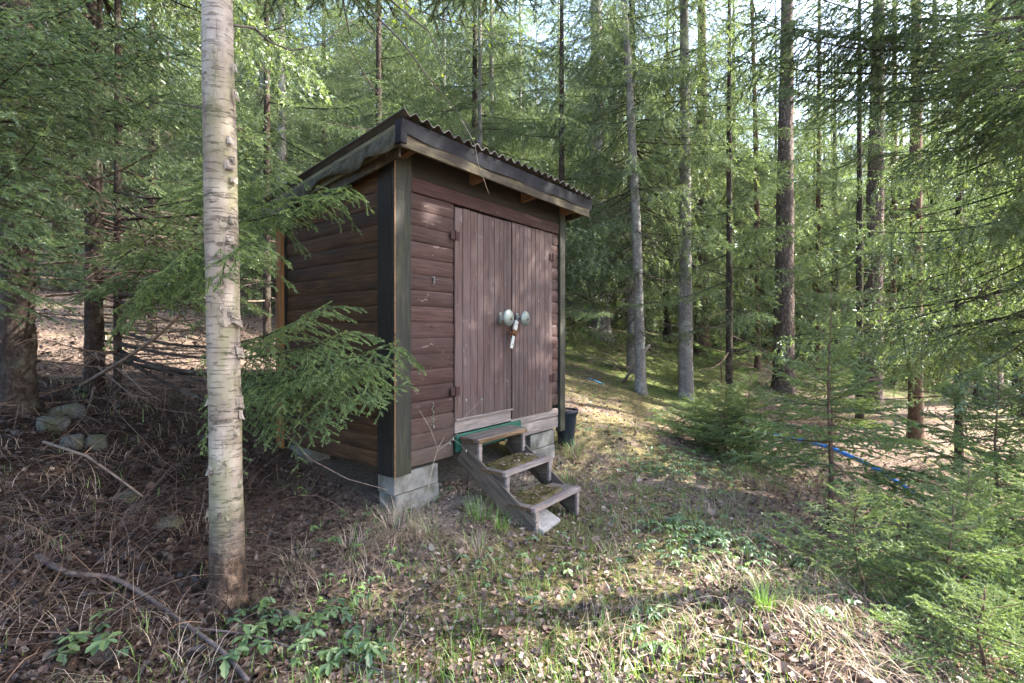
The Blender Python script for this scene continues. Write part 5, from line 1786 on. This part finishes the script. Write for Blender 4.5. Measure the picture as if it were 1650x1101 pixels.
herb_patch('herbs', 'low green woodland herbs along the path', 'herbs', spots([
    (1110, 752, 60, .22), (1075, 765, 40, .18), (1150, 770, 30, .2), (1120, 885, 34, .16), (1190, 880, 26, .18), (1090, 860, 20, .14), (1230, 905, 20, .16), (1080, 905, 14, .12),
    (960, 640, 30, .3), (950, 700, 20, .2), (930, 600, 30, .4), (1000, 760, 20, .2), (690, 800, 10, .1), (560, 860, 10, .15), (1340, 980, 6, .1), (1325, 1000, 4, .05), (1060, 1000, 8, .08),
    (1035, 1045, 6, .06), (760, 930, 8, .15), (620, 930, 8, .15), (870, 960, 8, .2), (1310, 890, 10, .15), (1010, 830, 14, .2), (920, 900, 8, .2)]), 61, .046)
herb_patch('herbs', 'fresh green cut leaved herbs below the birch at the bottom edge', 'herbs', spots([
    (430, 1010, 7, .07), (480, 1030, 8, .08), (410, 1045, 5, .06), (540, 1015, 6, .06), (560, 1060, 7, .08), (480, 1075, 7, .08), (120, 1070, 5, .04), (165, 1030, 2, .02), (190, 1075, 3, .03), (390, 1085, 5, .06), (600, 1080, 6, .06)]), 62, .062, (.05, .13))
herb_patch('sprouts', 'small light green sprouts between the herbs and the steps', 'sprouts', spots([
    (545, 1000, 10, .08), (520, 1050, 10, .1), (600, 1050, 8, .08), (500, 800, 6, .1), (610, 900, 6, .1), (1150, 905, 14, .15), (1120, 870, 14, .12), (570, 960, 6, .1)]), 63, .026, (.03, .08), mat='green_grass')

# tangle of dead twigs and straw on the left bank
def brush(n, seed):
    r = np.random.default_rng(seed)
    W0, W1, R0, R1 = [], [], [], []
    for _ in range(n):
        x = r.normal(-2.35, .85); y = r.uniform(1.9, 4.1)
        if abs(x) > 1.12 * y + .2: continue
        if x > -1.3 and r.random() < .8: continue
        z = gz1(x, y)
        L = r.uniform(.25, 1.0); az = r.uniform(0, 2 * PI); el = r.uniform(.05, 1.0)
        d = np.array([math.cos(az) * math.cos(el), math.sin(az) * math.cos(el), math.sin(el)])
        p = np.array([x, y, z + r.uniform(0, .1)])
        rad = r.uniform(.0012, .0032) * (1.8 if r.random() < .1 else 1)
        k = 7
        bend = r.normal(0, .22, 3)
        for i in range(k):
            q = p + d * L / k
            g_ = gz1(q[0], q[1]) + .01
            if q[2] < g_: q[2] = g_; d[2] = abs(d[2]) * .2
            W0.append(p); W1.append(q); R0.append(rad * (1 - i / (k + 1))); R1.append(rad * (1 - (i + 1) / (k + 1)))
            p = q
            d = d + bend * .35 + np.array([0, 0, -.16]) + r.normal(0, .08, 3); d /= np.linalg.norm(d)
    V, Tt = prisms(np.array(W0), np.array(W1), np.array(R0), np.array(R1))
    C = np.repeat(np.repeat(r.beta(1.1, 4.4, len(W0) // 7 + 1), 7)[:len(W0)], 6)
    o = obj('brushwood', mesh_np('brushwood', V, Tt, M['litter'], None, C))
    tag(o, 'tangle of dead twigs and straws on the dark left bank', 'brushwood', kind='stuff')
brush(900, 71)
def brush_pile():
    r = np.random.default_rng(72)
    W0, W1 = [], []
    c = ground_at(1000, 600)
    for _ in range(150):
        p = np.array([c.x + r.normal(.1, .5), c.y + r.normal(.4, .6), 0]); p[2] = gz1(p[0], p[1]) + r.uniform(0, .25)
        d = r.normal(0, 1, 3); d[2] *= .35; d /= np.linalg.norm(d)
        L = r.uniform(.3, 1.1)
        m_ = p + d * L * .5 + r.normal(0, .05, 3)
        W0 += [p, m_]; W1 += [m_, p + d * L]
    V, Tt = prisms(np.array(W0), np.array(W1), .007, .004)
    tag(obj('brush_pile', mesh_np('brush_pile', V, Tt, M['dead_twig'])), 'heap of dead branches at the foot of the slim curved trunk', 'brush pile', kind='stuff')
brush_pile()

# ------------------------------------------------------------------ old outbuilding seen between the trunks
cx_, cy_ = T(1330, 21.0)
cab = empty('outbuilding', (cx_, cy_, gz1(cx_, cy_) - .1), .12)
tag(cab, 'orange brown wooden outbuilding half hidden behind the scaly pine', 'building')
wl_ = MB().box(-2.7, 2.7, 0, 3.0, 0, 1.75).build('wall', M['soffit_dark'], cab)
bd = siding_mesh('wall_board', 5.4, .17, M['cabin_wood'], bulge=.03)
for k in range(10): obj('wall_board', bd, wl_, (-2.7, 0, .02 + .172 * k))
rb_ = MB()
rb_.add([(-3.1, -.6, 1.7), (3.1, -.6, 1.7), (3.1, 1.5, 2.5), (-3.1, 1.5, 2.5), (3.1, 3.6, 1.7), (-3.1, 3.6, 1.7), (-3.1, -.6, 1.78), (3.1, -.6, 1.78), (3.1, 1.5, 2.58), (-3.1, 1.5, 2.58), (3.1, 3.6, 1.78), (-3.1, 3.6, 1.78)],
        [(0, 3, 2, 1), (3, 5, 4, 2), (6, 7, 8, 9), (9, 8, 10, 11), (0, 1, 7, 6), (5, 11, 10, 4), (1, 2, 8, 7), (2, 4, 10, 8), (0, 6, 9, 3), (3, 9, 11, 5)])
rb_.build('roof', M['cabin_roof'], cab)
MB().box(.9, 1.6, -.05, -.036, .05, 1.55, .01).build('door', M['post_dark'], cab)

# ------------------------------------------------------------------ haze added to lighten and soften the background
def haze():
    t = MT('haze_air')
    t.t.nodes.remove(t.b)
    pv = t.n('VolumePrincipled')
    pv.inputs['Color'].default_value = (.86, .92, .84, 1)
    pv.inputs['Density'].default_value = .0002
    pv.inputs['Anisotropy'].default_value = .2
    t.l(pv.outputs[0], t.out.inputs['Volume'])
    b = MB().box(-150, 170, -50, 260, float(GZ.min()) - 1.0, 40)
    tag(b.build('haze', t.m), 'added thin pale haze that lightens the background trees', 'haze', kind='stuff')
haze()
